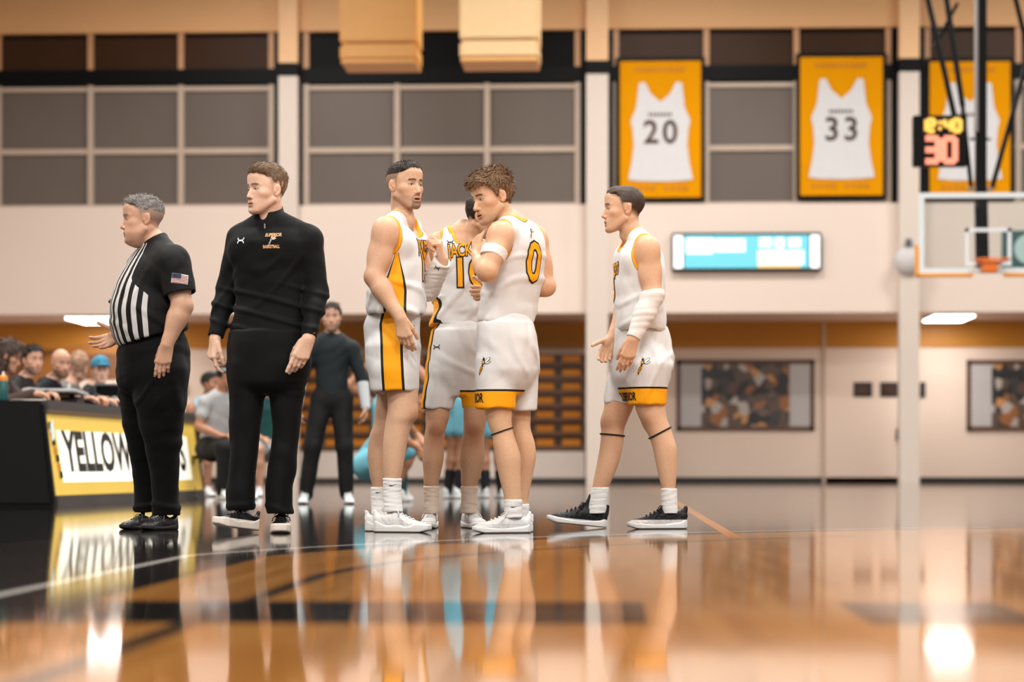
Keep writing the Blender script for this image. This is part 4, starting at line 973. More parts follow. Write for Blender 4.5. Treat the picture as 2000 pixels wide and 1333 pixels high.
# ------------------------------------------------------------------ shared garment builders
def G(P, px, y, z=0.0): return A3((px - 1000) * (P.D + y) / F - P.X0, y, z)
def axes(yaw): t = math.radians(yaw); return A3(math.cos(t), math.sin(t), 0), A3(math.sin(t), -math.cos(t), 0)
def traps(f, N, S, r0, r1, k=.03): f.u(cone(N + A3(0, 0, .0), S + A3(0, 0, -.005), r0, r1), k)
def torso_body(P, rows, N, SL, SR, yaw, ratio, grow=-.014):
    f = P.f; lat, fw = axes(yaw); rows = [(r[0], r[1] + 9, r[2] - 9) + tuple(r[3:]) if r[0] > 595 else r for r in rows]; f.u(Loft(P.secs(rows, ratio, yaw), grow=grow, n=2.4, rnd=.03), .03)
    for S in (SL, SR):
        traps(f, N, S, .048, .050); f.u(cone(N + A3(0, 0, .030), S, .034, .03), .03)
        f.u(ell(S * .55 + N * .45 + fw * .05 - A3(0, 0, .10), A3(.085, .05, .075), np.stack([lat, fw, A3(0, 0, 1)], 1)), .04)
def jersey(P, rows, N, SL, SR, yaw, ratio, mat_, hem=None, panel=True, seed=1, ah=1.0, lift=.0, foldsc=(9, 9, 22), amp=.0035, vneck=.06, neckdir=None, extra=()):
    lat, fw = axes(yaw); f = Field(); L = Loft(P.secs(rows, ratio, yaw), n=2.4, rnd=.03); f.u(L, .02); cuts = []
    B = np.stack([lat, fw, A3(0, 0, 1)], 1)
    for S in (SL, SR):
        f.u(cone(N + A3(0, 0, -.005), S + A3(0, 0, -.005), .058, .058), .03); f.u(cone(N + A3(0, 0, .020), S, .044, .040), .03)
        f.u(ell(S * .55 + N * .45 + fw * .05 - A3(0, 0, .10), A3(.095, .058, .08), B), .04)
    for S, e in ((SL, 1), (SR, -1)):
        c = ell(S + lat * e * (.058) + A3(0, 0, -.025), A3(.105, .078 * ah, .125 * ah), B); f.sub(c, .004); cuts.append(c)
    nd = fw if neckdir is None else nrm(neckdir)
    c = cone(N - A3(0, 0, .03) + fw * .015, N + A3(0, 0, .2) + fw * .03, .072, .095); f.sub(c, .004); cuts.append(c)
    c = ell(N + nd * .085 - A3(0, 0, .01), A3(.058, .08, vneck), np.stack([np.cross(nd, A3(0, 0, 1)), nd, A3(0, 0, 1)], 1)); f.sub(c, .01); cuts.append(c)
    f.disp(folds(amp * .6, (11, 11, 13), seed)); f.disp(folds(amp * .25, (26, 26, 20), seed + 3))
    for e in extra: f.disp(creases(*e))
    zb_ = min(q[0] for q in P.secs(rows, ratio, yaw)) ; f.sub(Loft(P.secs(rows, ratio, yaw), grow=-.014, n=2.4, zhi=zb_ + .03, zlo=zb_ - .03), .003)
    if hem is not None: f.sub(halfspace(hem[0], hem[1]), .004)
    V, Q = surf(f, .0058); x, y, z = V.T
    trim = np.min([c[2](x, y, z) for c in cuts], 0); u, v, zz, a, b = L.local(x, y, z)
    w = .006 + .044 * sstep(SR[2] - .08, zb_ + .1, z); side = (v + .01) / w      # panel on his own right flank only
    return P.child('jersey', V, Q, mat_, {'trim': trim, 'side': side, 'sm': np.maximum(u * 3, z - (SR[2] - .10)) + .02})
def uniform(name, sheen=.2):
    return layered(name, WHITE, (('side', -1.15, 1.15, INK), ('side', -.9, .9, AMBER), ('sm', .0, 9, WHITE), ('trim', -1, .0115, AMBER), ('trim', .0115, .0135, (60, 40, 10))), rough=.7, bump=.15, bscale=500, sheen=sheen)
def shorts_mat(name): return layered(name, WHITE, (('band', -1, .101, INK), ('band', -1, .090, AMBER), ('bm', .0, 9, WHITE), ('stripe', -1.2, 1.2, INK), ('stripe', -.92, .92, AMBER)), rough=.65, bump=.35, bscale=260, weave=(1, 1, .3))
def shorts(P, hips, lL, lR, yaw, m, ratio=.85, lratio=1.0, seed=1, extra=(), band_w=.082, stripe_w=.047, legyaw=None):
    legyaw = yaw if legyaw is None else legyaw
    h0, h1 = hips[0], hips[-1]
    hips = [(h0[0] - 16, h0[1] + 10, h0[2] - 10) + tuple(h0[3:]), (h0[0] - 4, h0[1] + 4, h0[2] - 4) + tuple(h0[3:])] + list(hips) + [(h1[0] + 26, h1[1] + 10, h1[2] - 10) + tuple(h1[3:]), (h1[0] + 50, h1[1] + 26, h1[2] - 26) + tuple(h1[3:])]
    f = Field(); H = Loft(P.secs(hips, ratio, yaw), rnd=.01); f.u(H, .02)
    lL, lR = [[(r[0][0] - 45, r[0][1] + 22, r[0][2] - 22) + tuple(r[0][3:]), (r[0][0] - 18, r[0][1] + 7, r[0][2] - 7) + tuple(r[0][3:])] + list(r) for r in (lL, lR)]
    LL, LR = Loft(P.secs(lL, lratio, legyaw), rnd=.012), Loft(P.secs(lR, lratio, legyaw), rnd=.012)
    f.u(LL, .016); f.u(LR, .016)
    f.disp(folds(.0030, (24, 24, 5), seed)); f.disp(folds(.0014, (14, 14, 14), seed + 1))
    for e in extra: f.disp(creases(*e))
    for rows in (lL, lR):
        q = P.secs(rows, lratio, legyaw); z0 = min(t[0] for t in q); f.sub(Loft(q, grow=-.014, zlo=z0 - .04, zhi=z0 + .05), .003)
    V, Q = surf(f, .0058); x, y, z = V.T
    dl, dr = LL.fn(x, y, z), LR.fn(x, y, z); zL = LL.zlo
    uR, vR, *_ = LR.local(x, y, np.clip(z, LR.zlo, LR.zhi)); uH, vH, *_ = H.local(x, y, np.clip(z, H.zlo, H.zhi)); t = sstep(LR.zhi - .12, LR.zhi, z)
    st = (vR * (1 - t) + vH * t) / stripe_w; uu = uR * (1 - t) + uH * t; sm = np.maximum(uu * 4, (dr - dl - .02) * (1 - t))
    band = (z - zL) / band_w * .09; bm = dl - dr
    bmx = np.where(band < .13, bm, 1.0); sb = np.where((sm < -.004) & (bm > .004), np.abs(st), -1.0); sb = np.where(sb < 0, -1.0, np.maximum(sb, .01))
    return P.child('shorts', V, Q, m, {'stripe': np.abs(st) + np.maximum(sm, 0) * 40, 'bm': np.where(band < .16, bm + .002, .5), 'band': band}), zL
M_sockw = layered('white_rib_sock', (228, 226, 224), rough=.9, bump=.5, bscale=240, weave=(1.6, 1.6, .12)); M_sockc = layered('cream_rib_sock', (222, 202, 184), rough=.9, bump=.5, bscale=240, weave=(1.6, 1.6, .12))
M_shoew = layered('white_knit_upper', (216, 214, 213), (('hgt', .040, .0425, (176, 174, 174)), ('len', .205, .2075, (184, 182, 182))), rough=.6, bump=.5, bscale=160)
M_solew = layered('white_rubber_sole', (224, 222, 220), (('hgt', .0, .006, (168, 160, 154)), ('hgt', .017, .0185, (186, 182, 180))), rough=.5, bump=.1)
M_lacew = layered('white_lace', (232, 230, 228), rough=.8)
M_sleeve = layered('white_compression_sleeve', (222, 217, 213), rough=.8, bump=.2, bscale=300); M_band = layered('black_elastic', (26, 24, 26), rough=.8)
M_hole = layered('white_undershirt', (218, 213, 210), rough=.85)
def sleeve(P, pts, rs, m, name='arm_sleeve', seed=3, amp=.002, sc=(20, 20, 60), h=.0045, parent=None, start=True):
    f = Field()
    for a, b, ra, rb in zip(pts, pts[1:], rs, rs[1:]): f.u(cone(a, b, ra, rb), .02)
    f.disp(folds(amp, sc, seed))
    d0, d1 = nrm(pts[1] - pts[0]), nrm(pts[-1] - pts[-2])
    if start: f.sub(halfspace(pts[0], -d0), .003)
    f.sub(halfspace(pts[-1], d1), .003)
    V, Q = surf(f, h); return P.child(name, V, Q, m, parent=parent)
def ring_band(P, li, py, tilt, name='knee_strap', r=.0045):
    L = P.lofts[li]; y0 = L.c[1].mean(); z0 = CAMH - (py - HOR) * (P.D + y0) / F; pts = []
    for t in np.linspace(0, 2 * math.pi, 33):
        z = z0 + tilt * math.cos(t); cx, cy, a, b, yw = [float(np.interp(z, L.t, c)) for c in L.c]; pts.append(A3(cx + (a + .003) * math.cos(t), cy + (b + .003) * math.sin(t), z))
    me = MB().tube(pts, r, 8, cap=False).mesh(name); me.materials.append(M_band); me.polygons.foreach_set('use_smooth', [True] * len(me.polygons)); P.kids.append((name, me, None))
def hair(P, **kw):
    V, Q, T = P.head.hair_mesh(**kw); P.child('hair', V, Q, M_hair, {'tone': np.clip(T, 0, 1)})

def number(P, cloth, txt, size, c, fw, sq=.8, name='number', up=(0, 0, 1), off=.010):
    press_text(P, cloth, txt, size, c, fw, up, M_ink, name, .0020, offset=off + size * .012, squash=sq); press_text(P, cloth, txt, size, c, fw, up, M_amb_print, name, .0036, offset=off * .1 + size * .014, squash=sq)
# ------------------------------------------------------------------ player with raised fist (side view, facing right)
def player_pointing():
    P = Person('person', 775, 1039, 'white uniform basketball player in profile raising a sleeved fist beside the huddle', (212, 170, 140))
    yaw = 88; lat, fw = axes(yaw); J = P.J
    N = J(786, 432, 0); SR = J(754, 447, -.18); SL = J(803, 447, .18)
    P.head = Head(J(791, 363, -.01), 44, 0, 0, 1.0, skin=(212, 170, 140), hair=(48, 34, 26), jaw=.98, mouth=.45, gaze=.002, stubble=.28, goatee=.7, fade=.6)
    P.head.add(P.f, N, .058); hair(P, top=.006, side=-.001, strand=.0008, seed=3, cut=.0, zmin=.060, n=3800, ln=.006, wd=.0009, lift=.6)
    rows = [(618, 717, 831), (596, 717, 830), (570, 719, 829), (545, 722, 828), (510, 728, 825), (480, 736, 820), (458, 748, 810), (442, 760, 800)]
    torso_body(P, rows, N, SL, SR, yaw, .72)
    E, W = J(731, 541, -.21), J(782, 622, -.27); P.arm(SR, E, W, (.062, .050, .049, .029)); P.hand(W, A3(.22, .02, -1), A3(.25, 1, 0), 1, curl=(.30, .38, .42, .46), tout=.35, tcurl=.3)
    E2, W2 = J(836, 566, .10), J(865, 508, -.02); P.arm(SL, E2, W2, (.056, .046, .045, .029)); P.hand(W2, A3(-.22, -.1, 1), A3(-1, .15, -.1), -1, curl=(.85, 1.25, 1.3, 1.3), tout=.4, tcurl=.5)
    P.leg([(700, 748, 818, -.09), (764, 756, 817, -.09), (796, 757, 816, -.09), (814, 755, 814, -.09), (832, 752, 804, -.09), (868, 748, 795, -.09), (904, 748, 789, -.09), (930, 750, 784, -.09), (945, 753, 780, -.09), (1008, 755, 780, -.09)], 1.0)
    P.f.u(ell(J(800, 806, -.10), A3(.040, .045, .05)), .02); P.spot(J(806, 812, -.12), .045); P.spot(J(720, 541, -.22), .03)
    P.leg([(700, 728, 790, .11), (750, 731, 785, .11), (800, 733, 777, .11), (832, 729, 770, .11), (850, 722, 765, .11), (886, 718, 761, .11), (930, 722, 757, .11), (950, 727, 750, .11), (960, 729, 747, .11), (1012, 730, 748, .11)], 1.0)
    mj = uniform('home_jersey'); je = jersey(P, rows, N, SL, SR, yaw, .72, mj, seed=11, hem=None, extra=[(.0045, (18, 0, 46), .95, 1.36, 5), (.003, (30, 0, -26), 1.0, 1.45, 6)])
    number(P, je, 'JACKETS', .088, J(776, 484, 0), fw, .60, 'team_name', off=.006)
    number(P, je, '13', .21, J(776, 524, 0), fw, .9)
    press_text(P, je, '', 0, J(780, 452, 0) - lat * .07, fw, (0, 0, 1), M_ink, 'maker_mark', .0022, me=mark_two_arcs(.035), step=.03)
    sh, z = shorts(P, [(610, 722, 819), (640, 712, 819), (690, 715, 819), (720, 718, 819)], [(690, 722, 800, .10), (730, 727, 797, .10), (768, 731, 793, .10)], [(680, 716, 819, -.06), (730, 720, 818, -.08), (764, 725, 817, -.08)], 90, shorts_mat('home_shorts'), ratio=.95, lratio=.95, seed=4, extra=[(.004, (40, 0, 14), .62, 1.05, 5)])
    press_text(P, sh, '', 0, J(804, 640, -.1), nrm(A3(.6, -.8, 0)), (0, 0, 1), M_ink, 'maker_mark', .0022, me=mark_two_arcs(.035), step=.03)
    sl = sleeve(P, [E2, W2 * .97 + E2 * .03], [.060, .046], M_sleeve, seed=5, start=False)
    press_text(P, sl, '', 0, J(853, 522, -.1), A3(0, -1, 0), nrm(A3(.5, 0, 1)), M_ink, 'maker_mark', .002, me=mark_two_arcs(.026), step=.03)
    sock(P, [(935, 748, 784, -.09), (960, 749, 783, -.09), (1000, 750, 786, -.1)], M_sockw, (J(768, 948, -.13), A3(.1, -1, 0), .045), grow=.001)
    sock(P, [(952, 724, 751, .11), (975, 725, 750, .11), (1005, 726, 752, .1)], M_sockw, (J(741, 962, .07), A3(.1, -1, 0), .04), grow=.001)
    shoe(P, G(P, 731, -.09), G(P, 842, -.17), M_shoew, M_solew, M_lacew, wav=.004, thick=1.35, high=.010); shoe(P, G(P, 714, .07), G(P, 820, .02), M_shoew, M_solew, M_lacew, wav=.004, thick=1.35, high=.010)
    return P.finish(group='home basketball players')

def trousers(P, hips, lL, lR, yaw, m, ratio=.9, lratio=1.0, seed=2, hem=.05, amp=.004, extra=()):
    h1 = hips[-1]; hips = list(hips) + [(h1[0] + 12, h1[1] + 10, h1[2] - 10) + tuple(h1[3:]), (h1[0] + 26, h1[1] + 36, h1[2] - 36) + tuple(h1[3:])]
    f = Field(); f.u(Loft(P.secs(hips, ratio, yaw), rnd=.02), .02)
    lL, lR = [[(r[0][0] - 45, r[0][1] + 22, r[0][2] - 22) + tuple(r[0][3:]), (r[0][0] - 18, r[0][1] + 7, r[0][2] - 7) + tuple(r[0][3:])] + list(r) for r in (lL, lR)]
    for rows in (lL, lR): f.u(Loft(P.secs(rows, lratio, yaw), rnd=.01), .025)
    f.disp(folds(amp * .8, (14, 14, 8), seed)); f.disp(folds(amp * .4, (10, 10, 24), seed + 3))
    for e in extra: f.disp(creases(*e))
    for rows in (lL, lR):
        q = P.secs(rows, lratio, yaw); z0 = min(t[0] for t in q); f.sub(Loft(q, grow=-.013, zlo=z0 - .04, zhi=z0 + .04), .003)
    V, Q = surf(f, .0065); return P.child('trousers', V, Q, m)
M_blackcloth = layered('black_twill', (6, 6, 7), rough=.8, bump=.3, bscale=300, sheen=.03, var=.1, spec=.15)
M_blackknit = layered('black_stretch_knit', (6, 7, 9), rough=.7, bump=.25, bscale=420, sheen=.03, var=.1, spec=.18)
M_shoeb = layered('black_leather_upper', (22, 22, 24), rough=.45, bump=.4, bscale=150, spec=.5); M_soleb = layered('black_rubber_sole', (20, 20, 21), (('hgt', .018, .020, (70, 70, 72)),), rough=.5); M_laceb = layered('grey_lace', (88, 88, 92), rough=.8)
M_lacek = layered('black_lace', (20, 20, 22), rough=.8)

# ------------------------------------------------------------------ referee
def referee():
    P = Person('person', 298, 1035, 'grey haired referee in black and white striped shirt and black trousers', (204, 158, 130)); J = P.J
    yaw = -68; lat, fw = axes(yaw)
    N = J(302, 478, 0); SL = J(338, 512, -.19); SR = J(284, 508, .17)
    P.head = Head(J(278, 429, -.01), -76, 2, 0, 1.02, skin=(204, 158, 130), hair=(128, 122, 118), jaw=1.12, fat=.008, mouth=.25, lids=.65, brow=(120, 100, 90), fade=.62, nose=1.0)
    P.head.add(P.f, N, .056); hair(P, top=.006, side=-.001, strand=.0015, seed=8, cut=.0, zmin=.045, recede=.010, n=3600, ln=.014, wd=.0010, comb=(0, .3, .6), lift=.5)
    rows = [(694, 252, 356), (676, 232, 361), (655, 221, 364), (640, 218, 365), (611, 215, 364), (576, 222, 363), (535, 239, 362), (508, 256, 358), (490, 268, 350), (476, 282, 338)]
    torso_body(P, rows, N, SL, SR, yaw, .9, -.02)
    E, W = J(356, 598, -.22), J(326, 674, -.26); P.arm(SL, E, W, (.066, .055, .052, .032)); P.hand(W, A3(-.20, 0, -1), A3(.0, 1, 0), -1, curl=(.18, .22, .26, .3), tout=.25, tcurl=.2, sc=1.02)
    E2, W2 = J(262, 600, .20), J(238, 654, .05); P.arm(SR, E2, W2, (.064, .053, .05, .031)); P.hand(W2, A3(-.85, -.2, -.40), A3(.1, -1, .35), 1, curl=(.35, .3, .3, .35), tout=.75, tcurl=.05, spread=.12)
    P.f.u(Loft(P.secs([(700, 240, 360), (640, 235, 355)], .9, yaw), rnd=.03), .03)
    for rws in (([(700, 270, 355, -.08), (1000, 310, 335, -.05)]), ([(700, 250, 320, .1), (1000, 272, 295, .12)])): P.f.u(Loft(P.secs(rws)), .02)
    # shirt
    f = Field(); L = Loft(P.secs(rows, .9, yaw), n=2.4, rnd=.025); f.u(L, .02)
    for S, e, EE in ((SL, 1, E), (SR, -1, E2)):
        f.u(cone(N + A3(0, 0, -.01), S + A3(0, 0, -.005), .072, .072), .03); f.u(cone(N + A3(0, 0, .03), S, .045, .05), .04)
        f.u(cone(S, S + (EE - S) * .80, .086, .084), .035); f.u(ell(S * .55 + N * .45 + fw * .05 - A3(0, 0, .10), A3(.105, .07, .10), np.stack([lat, fw, A3(0, 0, 1)], 1)), .04)
    f.u(cone(N - A3(0, 0, .03), N + A3(-.008, 0, .004), .084, .078), .012)
    f.disp(folds(.0030, (10, 10, 9), 21)); f.disp(folds(.0010, (24, 24, 24), 22)); f.disp(creases(.004, (24, 0, 40), .98, 1.2, 3)); f.disp(creases(.004, (34, 0, -24), 1.15, 1.42, 6))
    for S, EE in ((SL, E), (SR, E2)):
        d = nrm(EE - S); c = S + (EE - S) * .74; ax_ = cone(S, EE + (EE - S) * .5, .105, .105)[2]; inn = cone(S, EE + (EE - S) * .5, .073, .073)[2]
        def cut_(x, y, z, c=c, d=d, ax_=ax_, inn=inn):
            pl = -((x - c[0]) * d[0] + (y - c[1]) * d[1] + (z - c[2]) * d[2])
            return np.maximum(np.minimum(np.maximum(pl, ax_(x, y, z)), np.maximum(pl - .03, inn(x, y, z))), .012 - L.fn(x, y, z))
        f.sub(custom(c - .2, c + .2, cut_), .003)
    f.sub(cone(N - A3(0, 0, .03), N + A3(-.02, 0, .2), .062, .064), .004); f.sub(ell(N + fw * .09 + A3(0, 0, .015), A3(.045, .05, .04)), .01)
    f.sub(halfspace(J(236, 679, 0), (.255, 0, -.967)), .006); f.sub(halfspace(J(288, 474, 0), (-.51, 0, .86)), .006)
    V, Q = surf(f, .0058); x, y, z = V.T; u, v, zz, a, b = L.local(x, y, z); th = np.arctan2(u / a, -v / b); sarc = th * .20
    za = SL[2] - .10; lim = .27 - .135 * sstep(za - .10, za + .03, z); arm = np.min([cone(S, EE, .083, .083)[2](x, y, z) for S, EE in ((SL, E), (SR, E2))], 0)
    mask = np.maximum(np.abs(sarc) - lim, np.where(z > za - .12, .012 - arm, -1)); mask = np.maximum(mask, (z - (N[2] + .0)) )
    st = [('pu', -.0135 + .054 * k, .0135 + .054 * k, (206, 204, 202)) for k in range(-5, 6)]
    sh = P.child('referee_shirt', V, Q, layered('striped_referee_knit', (7, 7, 9), st + [('mask', 0, 9, (7, 7, 9))], rough=.7, bump=.2), {'pu': sarc + .027, 'mask': mask})
    fc = SL + (E - SL) * .55; ff = nrm(A3(.25, -1, .1)); pu = nrm(A3(.12, 0, 1))
    rect = lambda x0, y0, x1, y1: [(x0, y0), (x1, y0), (x1, y1), (x0, y1)]
    fl = J(350, 547, -.25)
    press_text(P, sh, '', 0, fl, ff, pu, M_wht_print, 'flag_patch', .002, me=flat_mesh([rect(-.042, -.025, .042, .025)]), step=.012)
    press_text(P, sh, '', 0, fl, ff, pu, layered('red_flag_print', (170, 70, 60), rough=.7), 'flag_stripes', .0034, me=flat_mesh([rect(-.04, -.023 + .0077 * k, .04, -.0195 + .0077 * k) for k in range(6)]), step=.012)
    press_text(P, sh, '', 0, fl, ff, pu, layered('navy_flag_print', (56, 62, 84), rough=.7), 'flag_canton', .0046, me=flat_mesh([rect(-.041, .0, .004, .024)]), step=.012)
    wm = MB().tube([J(223, 582, -.02), J(214, 592, -.03)], .011, 10); wm.tube([J(221, 578, -.02), J(227, 584, -.03)], .012, 10); me = wm.mesh('whistle'); me.materials.append(M_ink); P.kids.append(('whistle', me, None))
    me = MB().tube([J(272, 487, -.07), J(258, 510, -.09), J(243, 545, -.08), J(229, 568, -.05), J(224, 580, -.02)], .003, 6).mesh('lanyard'); me.materials.append(M_ink); P.kids.append(('lanyard', me, None))
    trousers(P, [(640, 246, 352), (662, 240, 364), (692, 229, 371), (720, 229, 370), (750, 231, 366)],
             [(725, 262, 369, -.09), (782, 264, 363, -.09), (829, 272, 358, -.08), (876, 284, 352, -.07), (923, 294, 349, -.06), (955, 297, 348, -.05), (1006, 298, 350, -.04)],
             [(725, 229, 335, .09), (782, 235, 322, .09), (829, 241, 312, .1), (876, 250, 307, .11), (923, 258, 305, .12), (955, 261, 303, .12), (1000, 262, 305, .12)], yaw, M_blackcloth, .92, .95, seed=31, extra=[(.006, (34, 0, 10), .1, .8, 5, .1), (.005, (16, 0, -40), .3, .85, 6, .1), (.005, (10, 0, 60), .04, .25, 7)])
    shoe(P, G(P, 345, .0), G(P, 278, -.20), M_shoeb, M_soleb, M_laceb, w=1.08); shoe(P, G(P, 302, .17), G(P, 237, -.02), M_shoeb, M_soleb, M_laceb, w=1.08)
    return P.finish()

# ------------------------------------------------------------------ coach
def coach():
    P = Person('person', 508, 1041, 'coach in black quarter zip pullover and black trousers walking beside the referee', (222, 182, 158)); J = P.J
    yaw = -14; lat, fw = axes(yaw)
    N = J(525, 434, .01); SR = J(470, 466, .05); SL = J(603, 467, -.05)
    P.head = Head(J(520, 372, -.02), -50, 0, 0, 1.0, skin=(222, 182, 158), hair=(118, 92, 68), jaw=1.03, gaze=-.003, mouth=.12, brow=(96, 70, 50), fade=.5, stubble=.06)
    P.head.add(P.f, N, .060); hair(P, top=.016, side=.0, strand=.0014, seed=14, cut=.008, n=5000, ln=.024, wd=.0010, comb=(.6, 1.4, .9), lift=.16, short=.25, lobes=(((.0, -.062, .092), (.052, .030, .020)),))
    rows = [(662, 450, 606), (640, 453, 604), (610, 458, 601), (583, 461, 599), (540, 459, 604), (505, 456, 609), (478, 457, 611), (460, 470, 600), (446, 488, 580)]
    torso_body(P, rows, N, SL, SR, yaw, .62, -.018)
    ER, WR = J(445, 562, .08), J(420, 662, .0); EL, WL = J(619, 571, -.06), J(602, 663, -.19)
    P.arm(SR, ER, WR, (.048, .038, .038, .028)); P.arm(SL, EL, WL, (.048, .038, .038, .028))
    P.hand(WR, A3(-.18, -.08, -1), A3(.85, .5, 0), 1, curl=(.42, .85, .95, 1.0), tout=.35, tcurl=.45, sc=1.04)
    P.hand(WL, A3(-.42, -.1, -1), A3(-.25, 1, .1), -1, curl=(.10, .30, .38, .42), tout=.2, tcurl=.5, sc=1.06)
    for rws in (([(690, 455, 520), (1000, 458, 485)]), ([(690, 530, 598), (1000, 536, 560)])): P.f.u(Loft(P.secs(rws)), .02)
    f = Field(); L = Loft(P.secs(rows, .62, yaw), n=2.5, rnd=.03); f.u(L, .02)
    for S, EE, WW in ((SL, EL, WL), (SR, ER, WR)):
        f.u(cone(N + A3(0, 0, -.01), S + A3(0, 0, -.002), .062, .064), .03); f.u(cone(N + A3(0, 0, .035), S, .045, .04), .04)
        f.u(cone(S, EE, .065, .056), .03); f.u(cone(EE, EE + (WW - EE) * .35, .056, .052), .02); f.u(cone(EE + (WW - EE) * .35, WW - (WW - EE) * .02, .049, .036), .02)
        f.u(ell(S + fw * .06 - A3(0, 0, .09) + (N - S) * .4, A3(.09, .05, .08)), .04)
    f.disp(folds(.0024, (9, 9, 9), 41)); f.disp(folds(.0011, (18, 18, 22), 42)); f.disp(creases(.0045, (20, 0, 70), .95, 1.25, 3, .06)); f.disp(creases(.004, (-30, 0, 34), 1.0, 1.4, 6))
    f.u(cone(N - A3(0, 0, .02), N + A3(.004, .01, .050), .080, .070), .012)
    f.sub(cone(N - A3(0, 0, .03), N + A3(.0, 0, .2), .058, .066), .004); f.sub(ell(N + fw * .08 + A3(-.005, 0, .058), A3(.028, .05, .055)), .006)
    for EE, WW in ((EL, WL), (ER, WR)):
        d = nrm(WW - EE); c = WW - d * .012; f.sub(custom(c - .1, c + .1, lambda x, y, z, c=c, d=d: np.maximum(-((x - c[0]) * d[0] + (y - c[1]) * d[1] + (z - c[2]) * d[2]), np.sqrt((x - c[0]) ** 2 + (y - c[1]) ** 2 + (z - c[2]) ** 2) - .09)), .003); f.sub(cone(c - d * .03, c + d * .05, .030, .031), .003)
    z0 = min(q[0] for q in P.secs(rows, .62, yaw)); f.sub(Loft(P.secs(rows, .62, yaw), grow=-.008, n=2.5, zhi=z0 + .02, zlo=z0 - .03), .003)
    V, Q = surf(f, .0058); sh = P.child('pullover', V, Q, M_blackknit)
    press_text(P, sh, '', 0, J(481.5, 473, 0), fw, (0, 0, 1), M_wht_print, 'maker_mark', .002, me=mark_two_arcs(.040), step=.03)
    press_text(P, sh, 'SUPERIOR', .024, J(550.5, 464, 0), fw, (0, 0, 1), M_or_print, 'team_name', .002, offset=.0008, squash=.80)
    press_text(P, sh, 'BASKETBALL', .022, J(548, 487, 0), fw, (0, 0, 1), M_or_print, 'team_name', .002, offset=.0008, squash=.70)
    wasp(P, sh, J(548, 475, 0), fw, (0, 0, 1), .048, M_wht_print, M_ink, M_or_print)
    me = MB().box((-.0035, -.004, -.012), (.0035, .004, .012)).mesh('zip_pull'); zp = J(520, 446, 0); b_ = V[np.argmin(((V - zp)[:, [0, 2]] ** 2).sum(1) + (V[:, 1] > 0) * 9)]; me.transform(Matrix.Translation(Vector(b_ + A3(0, -.006, 0)))); me.materials.append(mat('zip_steel', (170, 170, 172), .35, .8)); P.kids.append(('zip_pull', me, None))
    trousers(P, [(645, 447, 606), (675, 443, 608), (703, 443, 607), (745, 446, 599)],
             [(715, 520, 603), (744, 524, 597), (791, 528, 591), (845, 532, 585), (892, 528, 580), (923, 522, 577), (955, 518, 571), (1004, 521, 573)],
             [(715, 444, 527), (744, 445, 523), (791, 448, 515), (845, 449, 507), (892, 449, 503), (930, 446, 500), (964, 443, 499), (997, 445, 498)], yaw, M_blackknit, .72, 1.0, seed=51, amp=.0022, extra=[(.004, (16, 0, 42), .6, .85, 5, .1), (.004, (38, 0, 12), .1, .6, 6, .1), (.004, (14, 0, 60), .06, .25, 7)])
    mu = layered('black_runner_upper', (16, 17, 20), (('hgt', .0, .048, (222, 210, 198)),), rough=.35, bump=.3, bscale=150, spec=.6); ms = layered('cream_runner_sole', (226, 214, 202), (('hgt', -.01, .004, (196, 172, 150)),), rough=.5)
    shoe(P, G(P, 503, .03, .008), G(P, 418, -.17, .040), mu, ms, M_lacek, w=1.05, thick=1.55, wav=.003); shoe(P, G(P, 552, .13), G(P, 547, -.17), mu, ms, M_lacek, w=1.08, thick=1.5)
    return P.finish()

